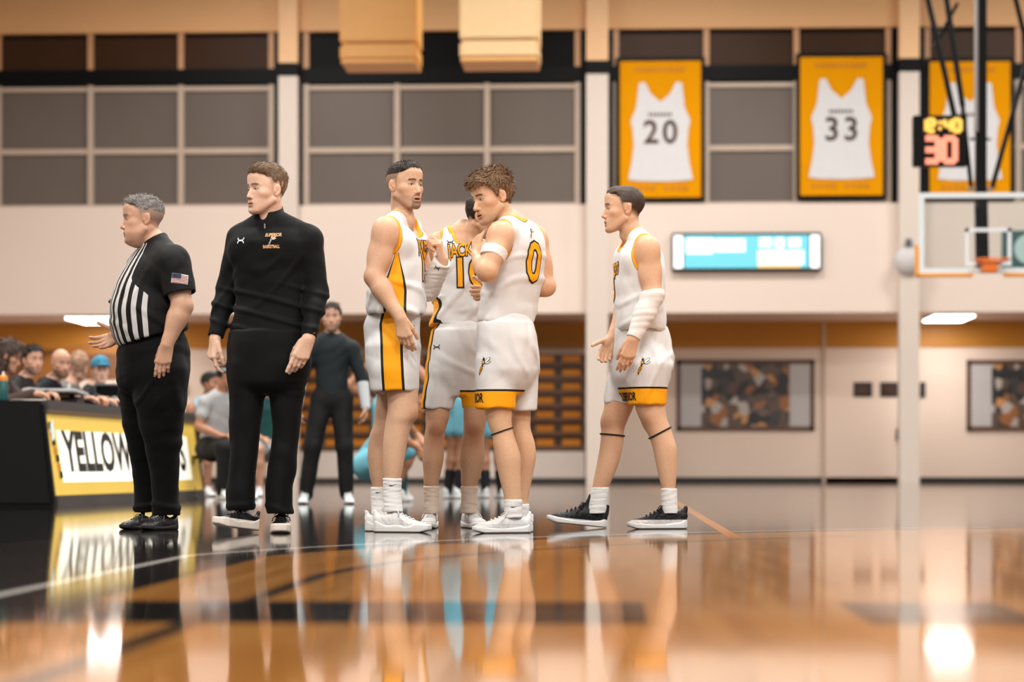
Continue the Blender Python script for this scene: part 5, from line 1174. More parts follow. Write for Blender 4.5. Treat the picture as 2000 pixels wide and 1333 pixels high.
# ------------------------------------------------------------------ player 10, facing the camera behind the others
def player_ten():
    P = Person('person', 885, 1032, 'player number 10 facing forward behind two teammates with his head bowed', (198, 154, 122)); J = P.J
    yaw = 4; lat, fw = axes(yaw)
    N = J(906, 456, .01); SR = J(860, 474, .02); SL = J(968, 472, -.01)
    P.head = Head(J(946, 424, -.04), 76, 14, 0, .98, skin=(198, 154, 122), hair=(34, 26, 22), fade=.6, stubble=.2)
    P.head.add(P.f, N, .058); hair(P, top=.010, side=.003, strand=.002, seed=4)
    rows = [(636, 846, 948), (624, 846, 948), (600, 848, 955), (562, 850, 965), (520, 852, 975), (492, 854, 978), (472, 862, 972), (456, 876, 958)]
    torso_body(P, rows, N, SL, SR, yaw, .6)
    E, W = J(838, 548, .10), J(878, 600, .26); P.arm(SR, E, W, (.060, .049, .047, .029))
    E2, W2 = J(990, 560, .12), J(960, 500, -.05); P.arm(SL, E2, W2, (.06, .049, .047, .029)); P.hand(W2, A3(-.3, -.2, 1), A3(-.5, 1, 0), -1, curl=(1.0, 1.1, 1.1, 1.1))
    P.hand(W, A3(.6, .3, -.6), A3(0, 1, 0), 1, curl=(.4, .4, .4, .4))
    P.leg([(700, 838, 892), (780, 832, 880), (813, 831, 878), (839, 831, 871), (860, 828, 868), (893, 825, 867), (925, 827, 861), (948, 828, 856), (960, 831, 853), (1005, 832, 853)], 1.1)
    P.leg([(700, 905, 952), (780, 905, 950), (813, 905, 950), (839, 905, 947), (860, 902, 946), (893, 898, 946), (925, 900, 940), (948, 901, 932), (960, 904, 929), (1005, 905, 928)], 1.1)
    for px in (852, 926): P.spot(J(px, 838, -.08), .05, a=1.0); P.spot(J(px, 862, -.08), .05); P.f.u(ell(J(px, 836, -.045), A3(.038, .028, .045)), .02)
    mj = bpy.data.materials['home_jersey']; je = jersey(P, rows, N, SL, SR, yaw, .6, mj, seed=17, amp=.006, extra=[(.0065, (40, 0, -30), .9, 1.45, 3), (.004, (26, 0, -52), .9, 1.3, 8)], neckdir=nrm(A3(.1, -1, 0)))
    up = nrm(A3(-.10, 0, 1))
    number(P, je, 'JACKETS', .092, J(912, 492, 0), fw, .60, 'team_name', up, .006); number(P, je, '10', .215, J(914, 538, 0), fw, .88, 'number', nrm(A3(-.03, 0, 1)), .010)
    press_text(P, je, '', 0, J(878, 477, 0), fw, (0, 0, 1), M_ink, 'maker_mark', .0022, me=mark_two_arcs(.035), step=.03)
    f = Field(); f.u(Loft(P.secs([(622, 853, 943), (640, 849, 948), (652, 846, 951)], .62, yaw), rnd=.006), 0); f.disp(folds(.002, (10, 10, 40), 5)); V, Q = surf(f, .006); P.child('undershirt', V, Q, M_hole)
    sh, z = shorts(P, [(646, 843, 952), (680, 838, 956), (725, 834, 957)], [(715, 896, 956), (760, 901, 955), (797, 904, 952)], [(715, 834, 902), (760, 828, 894), (798, 824, 884)], yaw, bpy.data.materials['home_shorts'], .75, 1.0, seed=24, extra=[(.006, (30, 0, 30), .62, 1.0, 2), (.004, (-30, 0, 22), .62, 1.0, 3)])
    press_text(P, sh, '', 0, J(854, 680, 0), A3(0, -1, 0), (0, 0, 1), M_ink, 'maker_mark', .0022, me=mark_two_arcs(.036), step=.03)
    sock(P, [(950, 827, 857), (970, 828, 857), (1003, 829, 858)], M_sockc, grow=.001); sock(P, [(950, 900, 933), (970, 901, 932), (1003, 900, 933)], M_sockc, grow=.001)
    shoe(P, G(P, 846, .12), G(P, 833, -.16), M_shoew, M_solew, M_lacew, high=.012); shoe(P, G(P, 908, .12), G(P, 942, -.15), M_shoew, M_solew, M_lacew, high=.012)
    return P.finish(group='home basketball players')

# ------------------------------------------------------------------ player 0, seen from behind
def player_zero():
    P = Person('person', 990, 1041, 'player number 0 seen from behind with bushy brown hair and white armband', (212, 168, 134)); J = P.J
    yaw = -138; lat, fw = axes(yaw)
    N = J(1000, 440, .0); SL = J(980, 456, -.15); SR = J(1043, 462, .12)
    P.head = Head(J(961, 387, -.02), -58, 12, -6, 1.03, skin=(212, 168, 134), hair=(138, 106, 78), gaze=-.002, mouth=.25, brow=(50, 36, 28), stubble=.1, nose=1.03)
    P.head.add(P.f, N, .058); hair(P, top=.020, side=.009, strand=.0035, seed=9, fr=(120, 110, 60), drop=.008, n=6500, ln=.034, wd=.0012, lift=.45, comb=(0, -.5, 0), lobes=(((.0, -.066, .082), (.062, .034, .028)), ((.0, .02, .115), (.062, .07, .022)), ((0, .085, .03), (.06, .032, .06))))
    rows = [(634, 934, 1040), (600, 939, 1045), (570, 943, 1051), (530, 951, 1058), (492, 960, 1063), (470, 968, 1060), (452, 978, 1052), (440, 990, 1040)]
    torso_body(P, rows, N, SL, SR, yaw, .66)
    E, W = J(951, 530, -.25), J(931, 497, -.06); P.arm(SL, E, W, (.062, .051, .049, .029)); P.hand(W, A3(.05, .45, 1), A3(.8, .5, -.2), -1, curl=(.55, .7, .8, .8), tout=.5)
    E2, W2 = J(1066, 560, .10), J(962, 574, .22); P.arm(SR, E2, W2, (.060, .049, .047, .029)); P.hand(W2, A3(-1, -.05, .02), A3(0, -1, 0), 1, curl=(1.1, 1.15, 1.2, 1.2), tout=.6, tcurl=.15)
    P.leg([(720, 945, 1003, -.06), (770, 944, 1001, -.06), (800, 946, 1000, -.06), (832, 954, 1000, -.06), (850, 961, 1004, -.06), (868, 963, 1010, -.06), (893, 967, 1017, -.06), (925, 973, 1017, -.06), (958, 981, 1018, -.06), (978, 985, 1018, -.06), (990, 988, 1015, -.06), (1012, 989, 1016, -.06)], 1.0)
    P.leg([(720, 998, 1044, .1), (770, 1000, 1040, .1), (803, 1000, 1037, .1), (832, 1000, 1036, .1), (868, 1004, 1045, .1), (893, 1008, 1047, .1), (922, 1010, 1042, .1), (958, 1010, 1035, .1), (985, 1009, 1031, .1), (1012, 1010, 1030, .1)], 1.0)
    mj = bpy.data.materials['home_jersey']; je = jersey(P, rows, N, SL, SR, yaw, .66, mj, seed=19, amp=.0042, panel=True, hem=None, extra=[(.0060, (14, 0, 60), .95, 1.28, 4), (.004, (-24, 0, 44), 1.0, 1.45, 9)])
    bc_ = J(1003, 518, 0); number(P, je, '0', .27, bc_ - lat * .035, -fw, .72, off=.011); wasp(P, je, J(1003, 457, 0) - lat * .03, -fw, (0, 0, 1), .05, M_ink, M_amb_print, M_wht_print)
    sh, z = shorts(P, [(632, 934, 1042), (665, 932, 1050), (720, 930, 1051)], [(705, 929, 1012, -.06), (750, 928, 1008, -.06), (798, 928, 1006, -.06)], [(705, 980, 1051, .07), (760, 988, 1050, .08), (803, 994, 1049, .08)], -112, bpy.data.materials['home_shorts'], .85, 1.0, seed=34, extra=[(.0035, (55, 0, 6), .72, 1.05, 2), (.005, (30, 0, 30), .7, 1.0, 3)], band_w=.082)
    wasp(P, sh, J(949, 715, -.1), nrm(A3(-.25, -1, 0)), (0, 0, 1), .085, M_ink, M_amb_print, M_wht_print)
    press_text(P, sh, 'SUPERIOR', .062, J(914, 779, -.1), nrm(A3(-.8, -.6, 0)), (0, 0, 1), M_ink, 'team_name', .002, offset=.002, squash=.6)
    u = nrm(E - SL); bcen = SL + (E - SL) * .56; ab = sleeve(P, [bcen - u * .026, bcen + u * .026], [.0655, .062], M_sleeve, 'armband', amp=.001, seed=7); press_text(P, ab, '', 0, bcen + A3(-.035, 0, 0), nrm(A3(-.5, -1, 0)), (0, 0, 1), M_ink, 'maker_mark', .002, me=mark_two_arcs(.022), step=.03)
    ring_band(P, 0, 843, .018, r=.0032)
    sock(P, [(976, 984, 1020, -.06), (990, 985, 1019, -.06), (1012, 986, 1020, -.06)], M_sockw, (J(1006, 990, -.1), A3(0, -1, 0), .045), grow=.001); sock(P, [(985, 1008, 1033, .1), (1012, 1009, 1033, .1)], M_sockw, grow=.001)
    shoe(P, G(P, 1036, -.03), G(P, 923, -.12), M_shoew, M_solew, M_lacew); shoe(P, G(P, 1040, .13), G(P, 945, .06), M_shoew, M_solew, M_lacew)
    return P.finish(group='home basketball players')

# ------------------------------------------------------------------ player walking on the right
def player_walking():
    P = Person('person', 1255, 1033, 'player in white uniform walking left alone in black and white shoes', (212, 168, 136)); J = P.J
    yaw = -88; lat, fw = axes(yaw)
    N = J(1238, 462, 0); SL = J(1264, 482, -.18); SR = J(1238, 480, .18)
    P.head = Head(J(1217, 409, 0), -84, 0, 0, 1.02, skin=(212, 168, 136), hair=(72, 54, 42), mouth=.35, fade=1.0, brow=(90, 66, 50), stubble=.05)
    P.head.add(P.f, N, .058); hair(P, top=.004, side=.0, strand=.0006, seed=2, cut=.010, recede=.010, n=4500, ln=.007, wd=.0008, lift=.22, short=.7)
    rows = [(652, 1206, 1298), (632, 1203, 1301), (597, 1201, 1298), (565, 1200, 1298), (534, 1202, 1298), (510, 1207, 1296), (491, 1213, 1290), (474, 1224, 1280)]
    torso_body(P, rows, N, SL, SR, yaw, .70)
    E, W = J(1275, 576, -.21), J(1236, 664, -.27); P.arm(SL, E, W, (.061, .050, .048, .029)); P.hand(W, A3(-.30, 0, -1), A3(-.1, 1, 0), -1, curl=(.25, .32, .36, .4), tout=.3, tcurl=.3)
    E2, W2 = J(1228, 580, .22), J(1196, 660, .12); P.arm(SR, E2, W2, (.059, .049, .047, .029)); P.hand(W2, A3(-.40, -.1, -.9), A3(.2, -1, 0), 1, curl=(.45, .5, .5, .5), tout=.7, tcurl=.1)
    P.leg([(700, 1236, 1306, -.08), (770, 1238, 1300, -.08), (793, 1240, 1300, -.08), (814, 1247, 1302, -.08), (835, 1259, 1309, -.08), (855, 1268, 1316, -.08), (876, 1275, 1322, -.08), (911, 1282, 1322, -.08), (945, 1290, 1320, -.08), (958, 1294, 1318, -.08), (1005, 1296, 1319, -.08)], 1.0)
    P.leg([(700, 1195, 1262, .1), (770, 1182, 1242, .1), (793, 1180, 1238, .1), (821, 1174, 1226, .1), (842, 1174, 1219, .1), (860, 1173, 1218, .1), (893, 1168, 1212, .1), (928, 1161, 1200, .1), (952, 1157, 1189, .1), (962, 1157, 1185, .1), (1003, 1149, 1180, .1)], 1.0)
    P.spot(J(1262, 826, -.12), .04); P.spot(J(1182, 828, .06), .045); P.f.u(ell(J(1268, 826, -.08), A3(.035, .04, .045)), .02); P.f.u(ell(J(1187, 826, .1), A3(.034, .04, .05)), .02)
    mj = bpy.data.materials['home_jersey']; je = jersey(P, rows, N, SL, SR, yaw, .70, mj, seed=23, amp=.0042, extra=[(.0055, (20, 0, 52), .9, 1.25, 7), (.004, (-20, 0, 40), 1.0, 1.4, 2)])
    number(P, je, 'JACKETS', .088, J(1250, 528, 0), fw, .60, 'team_name', off=.006); number(P, je, '5', .21, J(1250, 565, 0), fw, .9)
    sh, z = shorts(P, [(640, 1203, 1303), (670, 1201, 1310), (700, 1198, 1313), (735, 1196, 1310)], [(715, 1216, 1312, -.08), (760, 1224, 1303, -.08), (791, 1227, 1301, -.08)], [(715, 1192, 1264, .1), (760, 1184, 1250, .1), (787, 1180, 1241, .1)], -84, bpy.data.materials['home_shorts'], .95, .95, seed=44, extra=[(.005, (48, 0, 12), .64, 1.0, 5), (.004, (34, 0, -24), .64, 1.0, 6)])
    wasp(P, sh, J(1257, 716, -.1), nrm(A3(-.1, -1, 0)), (0, 0, 1), .085, M_ink, M_amb_print, M_wht_print)
    press_text(P, sh, 'SUPERIOR', .060, J(1222, 776, -.1), nrm(A3(-.75, -.7, 0)), (0, 0, 1), M_ink, 'team_name', .002, offset=.002, squash=.62)
    u = nrm(E - SL); sleeve(P, [E - u * .02, E, E + (W - E) * .4, W - (W - E) * .03], [.057, .058, .056, .037], M_sleeve, seed=9, amp=.0018, sc=(14, 14, 40))
    ring_band(P, 1, 850, -.006); ring_band(P, 0, 846, .030)
    sock(P, [(955, 1291, 1322, -.08), (975, 1292, 1322, -.08), (1003, 1293, 1323, -.08)], M_sockw, grow=.001); sock(P, [(953, 1156, 1189, .1), (975, 1152, 1186, .1), (1003, 1146, 1182, .1)], M_sockw, grow=.001)
    mu = layered('black_and_white_upper', (18, 18, 20), (('hgt', .0, .046, (214, 208, 204)),), rough=.6, bump=.5, bscale=120); mu2 = layered('black_upper', (16, 17, 20), (('hgt', .0, .030, (200, 206, 210)),), rough=.5, bump=.4, bscale=120)
    shoe(P, G(P, 1341, -.06), G(P, 1225, -.11), mu, M_solew, M_lacek, high=.014, tongue=.012, swoosh=1); shoe(P, G(P, 1184, .11), G(P, 1068, .07, .034), mu2, M_solew, M_lacek, high=.014, tongue=.012)
    return P.finish(group='home basketball players')
player_pointing(); referee(); coach(); player_ten(); player_zero(); player_walking()
# ------------------------------------------------------------------ scorer's table
TA, TB = onZ(108, 990), onZ(394, 974.5)
TT = nrm(TB - TA); TL = float(np.linalg.norm(TB - TA)); TN = A3(TT[1], -TT[0], 0)         # along, and out towards the court
def tb(u, n, z): return TA + TT * u + TN * n + A3(0, 0, z)
def tbox(u0, u1, n0, n1, z0, z1, s0=0.0):                # box in table axes; s0 shifts the top inwards for a slanted face
    return MB().hexa([tb(u0, n0, z0), tb(u1, n0, z0), tb(u1, n1, z0), tb(u0, n1, z0), tb(u0, n0, z1), tb(u1, n0, z1), tb(u1, n1 - s0, z1), tb(u0, n1 - s0, z1)])
M_tab = mat('black_table_laminate', (14, 14, 16), .45, spec=.2); M_tab2 = mat('charcoal_table_edge', (62, 60, 60), .4)
st = empty('scorers_table', TA); tag(st, 'long black scorers table with a lit yellow front sign', 'table')
def tpart(m, name, mt, par=None, **k):
    o = m.build(name, mt, None, **k); o.parent = par or st; o.matrix_parent_inverse = Matrix.Translation(-Vector(TA)) if par is None else par.matrix_parent_inverse.copy(); return o
SL_ = .10
tpart(tbox(0, TL, -.16, -.02, .0, .80, SL_ * .8), 'front_cabinet', M_tab); tpart(tbox(0, TL, -.56, -.06, .80, .88), 'worktop', M_tab2)
tpart(tbox(-.10, .0, -1.1, .02, 0, .875, SL_), 'end_panel', M_tab, bevel=.03); tpart(tbox(0, TL, -.02, .03, .0, .085), 'plinth', mat('grey_plinth', (70, 66, 64), .5))
tpart(tbox(TL, TL + .04, -.56, .03, 0, .86, SL_), 'end_panel', mat('dark_wood_end', (92, 62, 40), .5)); tpart(tbox(0, TL, -.125, -.06, .775, .80), 'lip', mat('brown_lip', (112, 84, 62), .5))
def on_sign(u, v, lift=.0): z0, z1 = .09, .77; z = z0 + (z1 - z0) * v; return tb(u, .012 - SL_ * v + lift, z)
def sign_quad(u0, u1, v0, v1, l=.0): return MB().hexa([on_sign(u0, v0, l - .012), on_sign(u1, v0, l - .012), on_sign(u1, v0, l), on_sign(u0, v0, l), on_sign(u0, v1, l - .012), on_sign(u1, v1, l - .012), on_sign(u1, v1, l), on_sign(u0, v1, l)])
M_yel = mat('lit_yellow_panel', (214, 180, 74), .4, emit=((224, 186, 84), .36)); M_lit = mat('lit_white_panel', (250, 246, 236), .4, emit=((255, 246, 226), .75))
sg = tpart(sign_quad(.0, TL, .0, 1.0), 'sign_panel', M_yel)
def spart(me, name, m):
    me.materials.clear(); me.materials.append(m); o = link(name, me); o.parent = sg; return o
spart(sign_quad(TL * .048, TL * .92, .16, .80, .006).mesh('text_field'), 'text_field', M_lit)
def sign_text(s, uc, v, w, h, m, lift, off):
    me = text_mesh(s, 1.0, 0.0, off); co = np.array([v_.co[:] for v_ in me.vertices]); co[:, 0] -= (co[:, 0].max() + co[:, 0].min()) / 2; co[:, 1] -= (co[:, 1].max() + co[:, 1].min()) / 2
    sx = w / np.ptp(co[:, 0]); sy = h / np.ptp(co[:, 1])
    for v_, c in zip(me.vertices, co): v_.co = on_sign(uc + c[0] * sx, v + c[1] * sy / .68, lift)
    return me
spart(sign_text('YELLOWJACKETS', TL * .475, .47, TL * .82, .46, None, .010, .035), 'lettering', mat('dark_screen_ink', (14, 16, 20), .5))
for k in range(7): spart(MB().quad(*[on_sign(TL * (.012 + .004 * k) + a * .018 * TL, .86 - .10 * k + b * .05, .010) for a, b in ((-.4, -1), (.55, -.9), (.5, .7), (-.35, .9))]).mesh('wasp_segment'), 'wasp_segment', M_black if k % 2 == 0 else mat('amber_screen_ink', (214, 130, 20), .5))
for k in range(2): spart(MB().quad(*[on_sign(TL * (.016 + a * .018), .66 + b * .2 + .1 * k, .012) for a, b in ((-.4, 0), (.5, .15), (.9, .9), (-.1, .6))]).mesh('wasp_wing'), 'wasp_wing', mat('pale_screen_ink', (206, 220, 226), .4, emit=((206, 220, 226), .3)))
# things on the table
def on_table(px, n, zt=.88):                             # point on the worktop under a pixel column, n metres back from the front edge
    best = min(np.linspace(-.1, TL, 400), key=lambda u: abs((1000 + F * np.dot(tb(u, n, 0), RGT) / np.dot(tb(u, n, 0), FWD)) - px)); return tb(best, n, zt)
c = on_table(10, -.25); r = empty('sports_bottle', tb(-.04, -.43, .876), YAW); tag(r, 'teal sports bottle with orange cap on the scorers table', 'bottle')
MB().lathe((0, 0, 0), ((.036, 0), (.040, .01), (.040, .13), (.034, .145), (.038, .165)), 18).build('bottle_body', mat('teal_bottle', (30, 84, 82), .35), r, smooth=True)
MB().lathe((0, 0, 0), ((.038, .165), (.040, .17), (.038, .20), (.020, .21)), 18).build('cap', mat('orange_cap', (228, 134, 30), .4), r); MB().lathe((0, 0, 0), ((.012, .21), (.010, .235), (.006, .24)), 10).build('spout', mat('clear_spout', (214, 220, 224), .3), r)
r = empty('control_console', tb(1.15, -.36, .88), YAW); tag(r, 'pale slanted control console on the scorers table', 'console')
MB().hexa([(-.20, -.16, 0), (.22, -.16, 0), (.22, .16, 0), (-.20, .16, 0), (-.20, -.16, .03), (.22, -.16, .03), (.22, .16, .07), (-.2, .16, .07)]).build('base', M_tab, r)
MB().hexa([(-.26, -.17, .10), (.2, -.17, .10), (.27, .16, .07), (-.26, .16, .12), (-.26, -.17, .13), (.2, -.17, .13), (.27, .16, .10), (-.26, .16, .15)]).build('lid', mat('pale_grey_plastic', (196, 194, 192), .4), r, bevel=.008)
for s in (-.15, .15): MB().box((s - .02, -.02, .03), (s + .02, .02, .11)).build('bracket', M_tab, r)
r = empty('laptop', tb(2.9, -.34, .88), YAW + .1); tag(r, 'open laptop with dark lid and silver rim on the table beside the referee', 'laptop')
MB().box((-.17, -.02, 0), (.17, .22, .016)).build('keyboard_base', mat('silver_laptop', (150, 154, 158), .35, .6), r, bevel=.004); sc_ = MB().hexa([(-.17, -.05, .016), (.17, -.05, .016), (.17, -.03, .016), (-.17, -.03, .016), (-.17, -.12, .235), (.17, -.12, .235), (.17, -.10, .235), (-.17, -.10, .235)]).build('screen', mat('silver_laptop', (150, 154, 158), .35, .6), r, bevel=.008)
MB().hexa([(-.155, -.0535, .02), (.155, -.0535, .02), (.155, -.05, .02), (-.155, -.05, .02), (-.155, -.117, .215), (.155, -.117, .215), (.155, -.11, .215), (-.155, -.11, .215)]).build('lid_back', M_tab, sc_)
r = empty('water_bottle', tb(1.75, -.42, .88)); tag(r, 'small clear water bottle with white cap on the scorers table', 'bottle')
MB().lathe((0, 0, 0), ((.028, 0), (.032, .01), (.032, .12), (.014, .16), (.014, .175)), 16).build('bottle_body', mat('clear_plastic_bottle', (186, 200, 206), .15), r, smooth=True); MB().lathe((0, 0, 0), ((.016, .175), (.016, .195)), 12).build('cap', mat('white_cap', (236, 238, 240), .4), r)
r = empty('paper_cup', tb(2.15, -.2, .88)); tag(r, 'small white and orange paper cup on the scorers table', 'cup')
MB().lathe((0, 0, 0), ((.025, 0), (.034, .09), (.035, .093)), 16).build('cup_wall', mat('paper_cup_print', (232, 190, 160), .5), r); MB().lathe((0, 0, .0), ((.0285, .02), (.0345, .06)), 16).build('cup_sleeve', mat('orange_cup_print', (230, 110, 50), .5), r)
r = empty('paper_stack', tb(.35, -.36, .88), YAW); tag(r, 'loose stack of white papers near the end of the scorers table', 'papers')
for k in range(4): MB().box((-.14 + .01 * k, -.1, .004 * k), (.14 + .01 * k, .1, .004 * k + .0035)).build('sheet', mat('white_paper', (216, 208, 198), .6), r).rotation_euler = (0, 0, .08 * k)

# ------------------------------------------------------------------ people in the background
def seat_at(px, D, yaw, label, grp, col=(26, 26, 28)):
    w = RGT * ((px - 1000) * D / F) + FWD * D; r = empty('folding_chair', (w[0], w[1], 0), YAW + math.radians(yaw)); tag(r, label, 'chair', grp)
    m = mat('dark_chair_%d' % col[0], col, .5); g = mat('chair_steel', (70, 70, 74), .35, .6)
    MB().box((-.21, -.20, .41), (.21, .20, .445)).build('seat', m, r, bevel=.012); MB().box((-.21, .20, .58), (.21, .235, .84)).build('backrest', m, r, bevel=.012)
    for sx in (-.2, .2):
        MB().tube([(sx, -.20, .0), (sx, .215, .60), (sx, .215, .80)], .012, 8).build('front_leg', g, r); MB().tube([(sx, .22, 0), (sx, -.1, .41)], .012, 8).build('rear_leg', g, r)
M_bgsk = M_skin
def crowd(px, D, label, grp, pose='sit', yaw=0, hyaw=None, pitch=0, lean=.06, ht=1.0, skin=(190, 142, 116), hcol=(40, 30, 26), top=(20, 22, 26), low=(20, 20, 22), shoe_c=(222, 226, 228), sleeve_=1, arms='lap', long_hair=False, bald=False, cap=None, bareleg=False, sock_c=None, stub=0, sleeve_c=None, tilt=0, headband=None, shift=(0, 0), hoff=(0, 0, 0), stance=.10, spread=0, hemf=.18):
    P = Person('person', px, HOR + CAMH * F / D, label, skin, h=.012); P.hh = .0062; lat, fw = axes(yaw)
    B = lambda x, y, z: (lat * x + fw * y + A3(0, 0, z)) * ht
    if pose == 'sit': hip, kn, an, ch, nk, hd = (0, 0, .53), (.13, .42, .52), (.12, .38, .08), (0, .02 + lean * .8, .98), (0, .04 + lean, 1.09), (0, .09 + lean * 1.25, 1.245)
    elif pose == 'stand': hip, kn, an, ch, nk, hd = (0, 0, .95), (stance, .04, .51), (stance * 1.2, -.02, .09), (0, lean * .6, 1.38), (0, lean * .8, 1.50), (0, .03 + lean, 1.645)
    else: hip, kn, an, ch, nk, hd = (0, -.16, .36), (.20, .26, .52), (.16, .04, .08), (0, .16, .76), (0, .24, .86), (0, .34, .96)
    q = lambda p, s=1: B(p[0] * s, p[1], p[2]); f = P.f; N = q(nk) + lat * tilt; C_ = q(ch) + lat * tilt * .8; H_ = q(hip)
    P.head = Head(q(hd) + lat * tilt * 1.3 + A3(*hoff), yaw if hyaw is None else hyaw, pitch, 0, ht, skin=skin, hair=hcol, fade=0 if bald else .8, stubble=stub, mouth=.1); P.head.add(f, N, .055)
    S = [C_ + lat * s * .175 * ht for s in (-1, 1)]
    f.u(cone(H_, C_, .12 * ht, .125 * ht, fw, .72), .04)
    for s_, Sx in zip((-1, 1), S):
        f.u(cone(N, Sx, .045, .05), .04)
        if arms == 'lap': E, W, hdv, hn = B(s_ * .25, (hip[1] + ch[1]) / 2 + .06, (hip[2] + ch[2]) / 2 - .02) + lat * tilt * .5, B(s_ * .10, kn[1] * .78, kn[2] + .12), fw + lat * -s_ * .4, A3(0, 0, -1)
        elif arms == 'table': E, W, hdv, hn = B(s_ * .28, lean + .16, .84), B(s_ * .12, lean + .42, .93), fw - lat * s_ * .3, A3(0, 0, -1)
        elif arms == 'down': E, W, hdv, hn = B(s_ * .27, lean * .4, 1.10), B(s_ * .30, .08, .86), A3(0, 0, -1), -lat * s_
        elif arms == 'hips': E, W, hdv, hn = B(s_ * .42, -.06, 1.14), B(s_ * .20, .06, .98), -lat * s_ - A3(0, 0, .5), fw * -1
        else: E, W, hdv, hn = B(s_ * .30, .24, .62), B(s_ * .14, .40, .50), fw * .4 - A3(0, 0, 1), -lat * s_
        P.arm(Sx, E, W, (.052, .043, .042, .027)); hand(f, W, hdv, hn, 1 if s_ < 0 else -1, curl=(.5, .5, .5, .5)); kx = kn[0]
        K, A_ = B(s_ * kn[0] + spread * (s_ < 0), kn[1], kn[2]), B(s_ * an[0] + spread * 1.6 * (s_ < 0), an[1], an[2]); Hp = B(s_ * .09, hip[1], hip[2] - .02)
        f.u(cone(Hp, K, .078, .055), .03); f.u(cone(K, K + (A_ - K) * .35, .052, .054), .02); f.u(cone(K + (A_ - K) * .35, A_, .054, .036), .02)
        t0 = A_ + fw * -.07 * ht; t0[2] = 0; shoe(P, t0, t0 + fw * .28 * ht + lat * s_ * .03, M_bgshoe(shoe_c), M_solew, M_lacew, h=.008, high=.02)
        g = Field()
        if bareleg:
            m_ = K + (Hp - K) * hemf; g.u(cone(Hp, m_, .105, .100), .03)
        else: g.u(cone(Hp, K, .098, .078), .03); g.u(cone(K, A_, .078, .062), .03)
        if s_ < 0: lowf = g
        else:
            lowf.ops += g.ops; lowf.u(cone(H_ - A3(0, 0, .02), H_ + (C_ - H_) * .22, .135, .135, fw, .78), .05); lowf.disp(folds(.004, (12, 12, 10), abs(int(px))))
        if sock_c:
            so = Field(); so.u(cone(A_ + (K - A_) * .38, A_ - (K - A_) * .05, .055, .045), .01); V, Q = surf(so, .01); P.child('sock', V, Q, layered('crew_sock_%d' % sock_c[0], sock_c, rough=.9))
        if s_ < 0: armL = (Sx, E, W)
        else: armR = (Sx, E, W)
    V, Q = surf(lowf, .012); P.child('shorts' if bareleg else 'trousers', V, Q, layered('lower_cloth', low, rough=.75))
    g = Field(); g.u(cone(H_ + (C_ - H_) * .08, C_, .140 * ht, .148 * ht, fw, .74), .03)
    for Sx, E, W in (armL, armR):
        g.u(cone(N - A3(0, 0, .02), Sx, .056, .062), .04)
        if sleeve_ >= 1: g.u(cone(Sx, E, .066, .056), .03)
        elif sleeve_ > 0: g.u(cone(Sx, Sx + (E - Sx) * sleeve_, .068, .064), .03)
        if sleeve_ >= 1 and not sleeve_c: g.u(cone(E, W, .056, .040), .02)
    if sleeve_ == 0:
        for Sx, s_ in ((armL[0], -1), (armR[0], 1)): g.sub(ell(Sx + lat * s_ * .05, A3(.09, .075, .11)), .01)
    g.sub(cone(N + A3(0, 0, .0), N + A3(0, 0, .2), .062, .07), .006); g.disp(folds(.004, (10, 10, 12), abs(int(px)) + 5))
    V, Q = surf(g, .012); P.child('shirt', V, Q, layered('upper_cloth', top, rough=.7))
    if sleeve_c:
        for Sx, E, W in (armL, armR):
            so = Field(); so.u(cone(E, W, .054, .042), .01); V, Q = surf(so, .01); P.child('sleeve', V, Q, layered('sleeve_cloth', sleeve_c, rough=.8))
    if cap:
        ff = Field(); ff.u(P.head.E((0, .012, .050), (.094, .117, .104)), .01); ff.u(P.head.E((0, -.120, .055), (.064, .062, .008)), .012); ff.sub(halfspace(P.head.P(0, 0, .040), P.head.R @ A3(0, 0, -1)), .003); V, Q = surf(ff, .007); P.child('cap', V, Q, layered('cap_cloth', cap, rough=.7))
    if not bald:
        kw = dict(top=.014, side=.008, strand=.003, h=.006, n=900, ln=.03, wd=.0022, seed=abs(int(px)))
        if long_hair: kw['lobes'] = (((0, .075, -.04), (.085, .055, .12)), ((-.075, .03, -.06), (.03, .06, .12)), ((.075, .03, -.06), (.03, .06, .12))); kw['cut'] = -.16; kw['n'] = 2000; kw['ln'] = .07
        hair(P, **kw)
    if headband:
        pts = [P.head.P(.083 * math.cos(t), .014 + .106 * math.sin(t), .058 - .01 * math.sin(t)) for t in np.linspace(0, 2 * math.pi, 25)]; me = MB().tube(pts, .010, 6, cap=False).mesh('headband'); me.materials.append(layered('headband_cloth', headband)); P.kids.append(('headband', me, None))
    return P.finish(group=grp)
_bs = {}
def M_bgshoe(c):
    if c not in _bs: _bs[c] = layered('trainer_upper_%d_%d' % (c[0], c[2]), c, rough=.6)
    return _bs[c]
LB = (112, 176, 196); TEAL = (26, 78, 78)
gT = 'people behind the scorers table'; gB = 'visiting team bench'; gH = 'visiting players in the huddle'
def behind(px, n=-.82):                                  # distance at which the line n metres behind the table front crosses a pixel column
    u = min(np.linspace(-1, 9, 2000), key=lambda u: abs(1000 + F * np.dot(tb(u, n, 0), RGT) / np.dot(tb(u, n, 0), FWD) - px)); return float(np.dot(tb(u, n, 0), FWD))
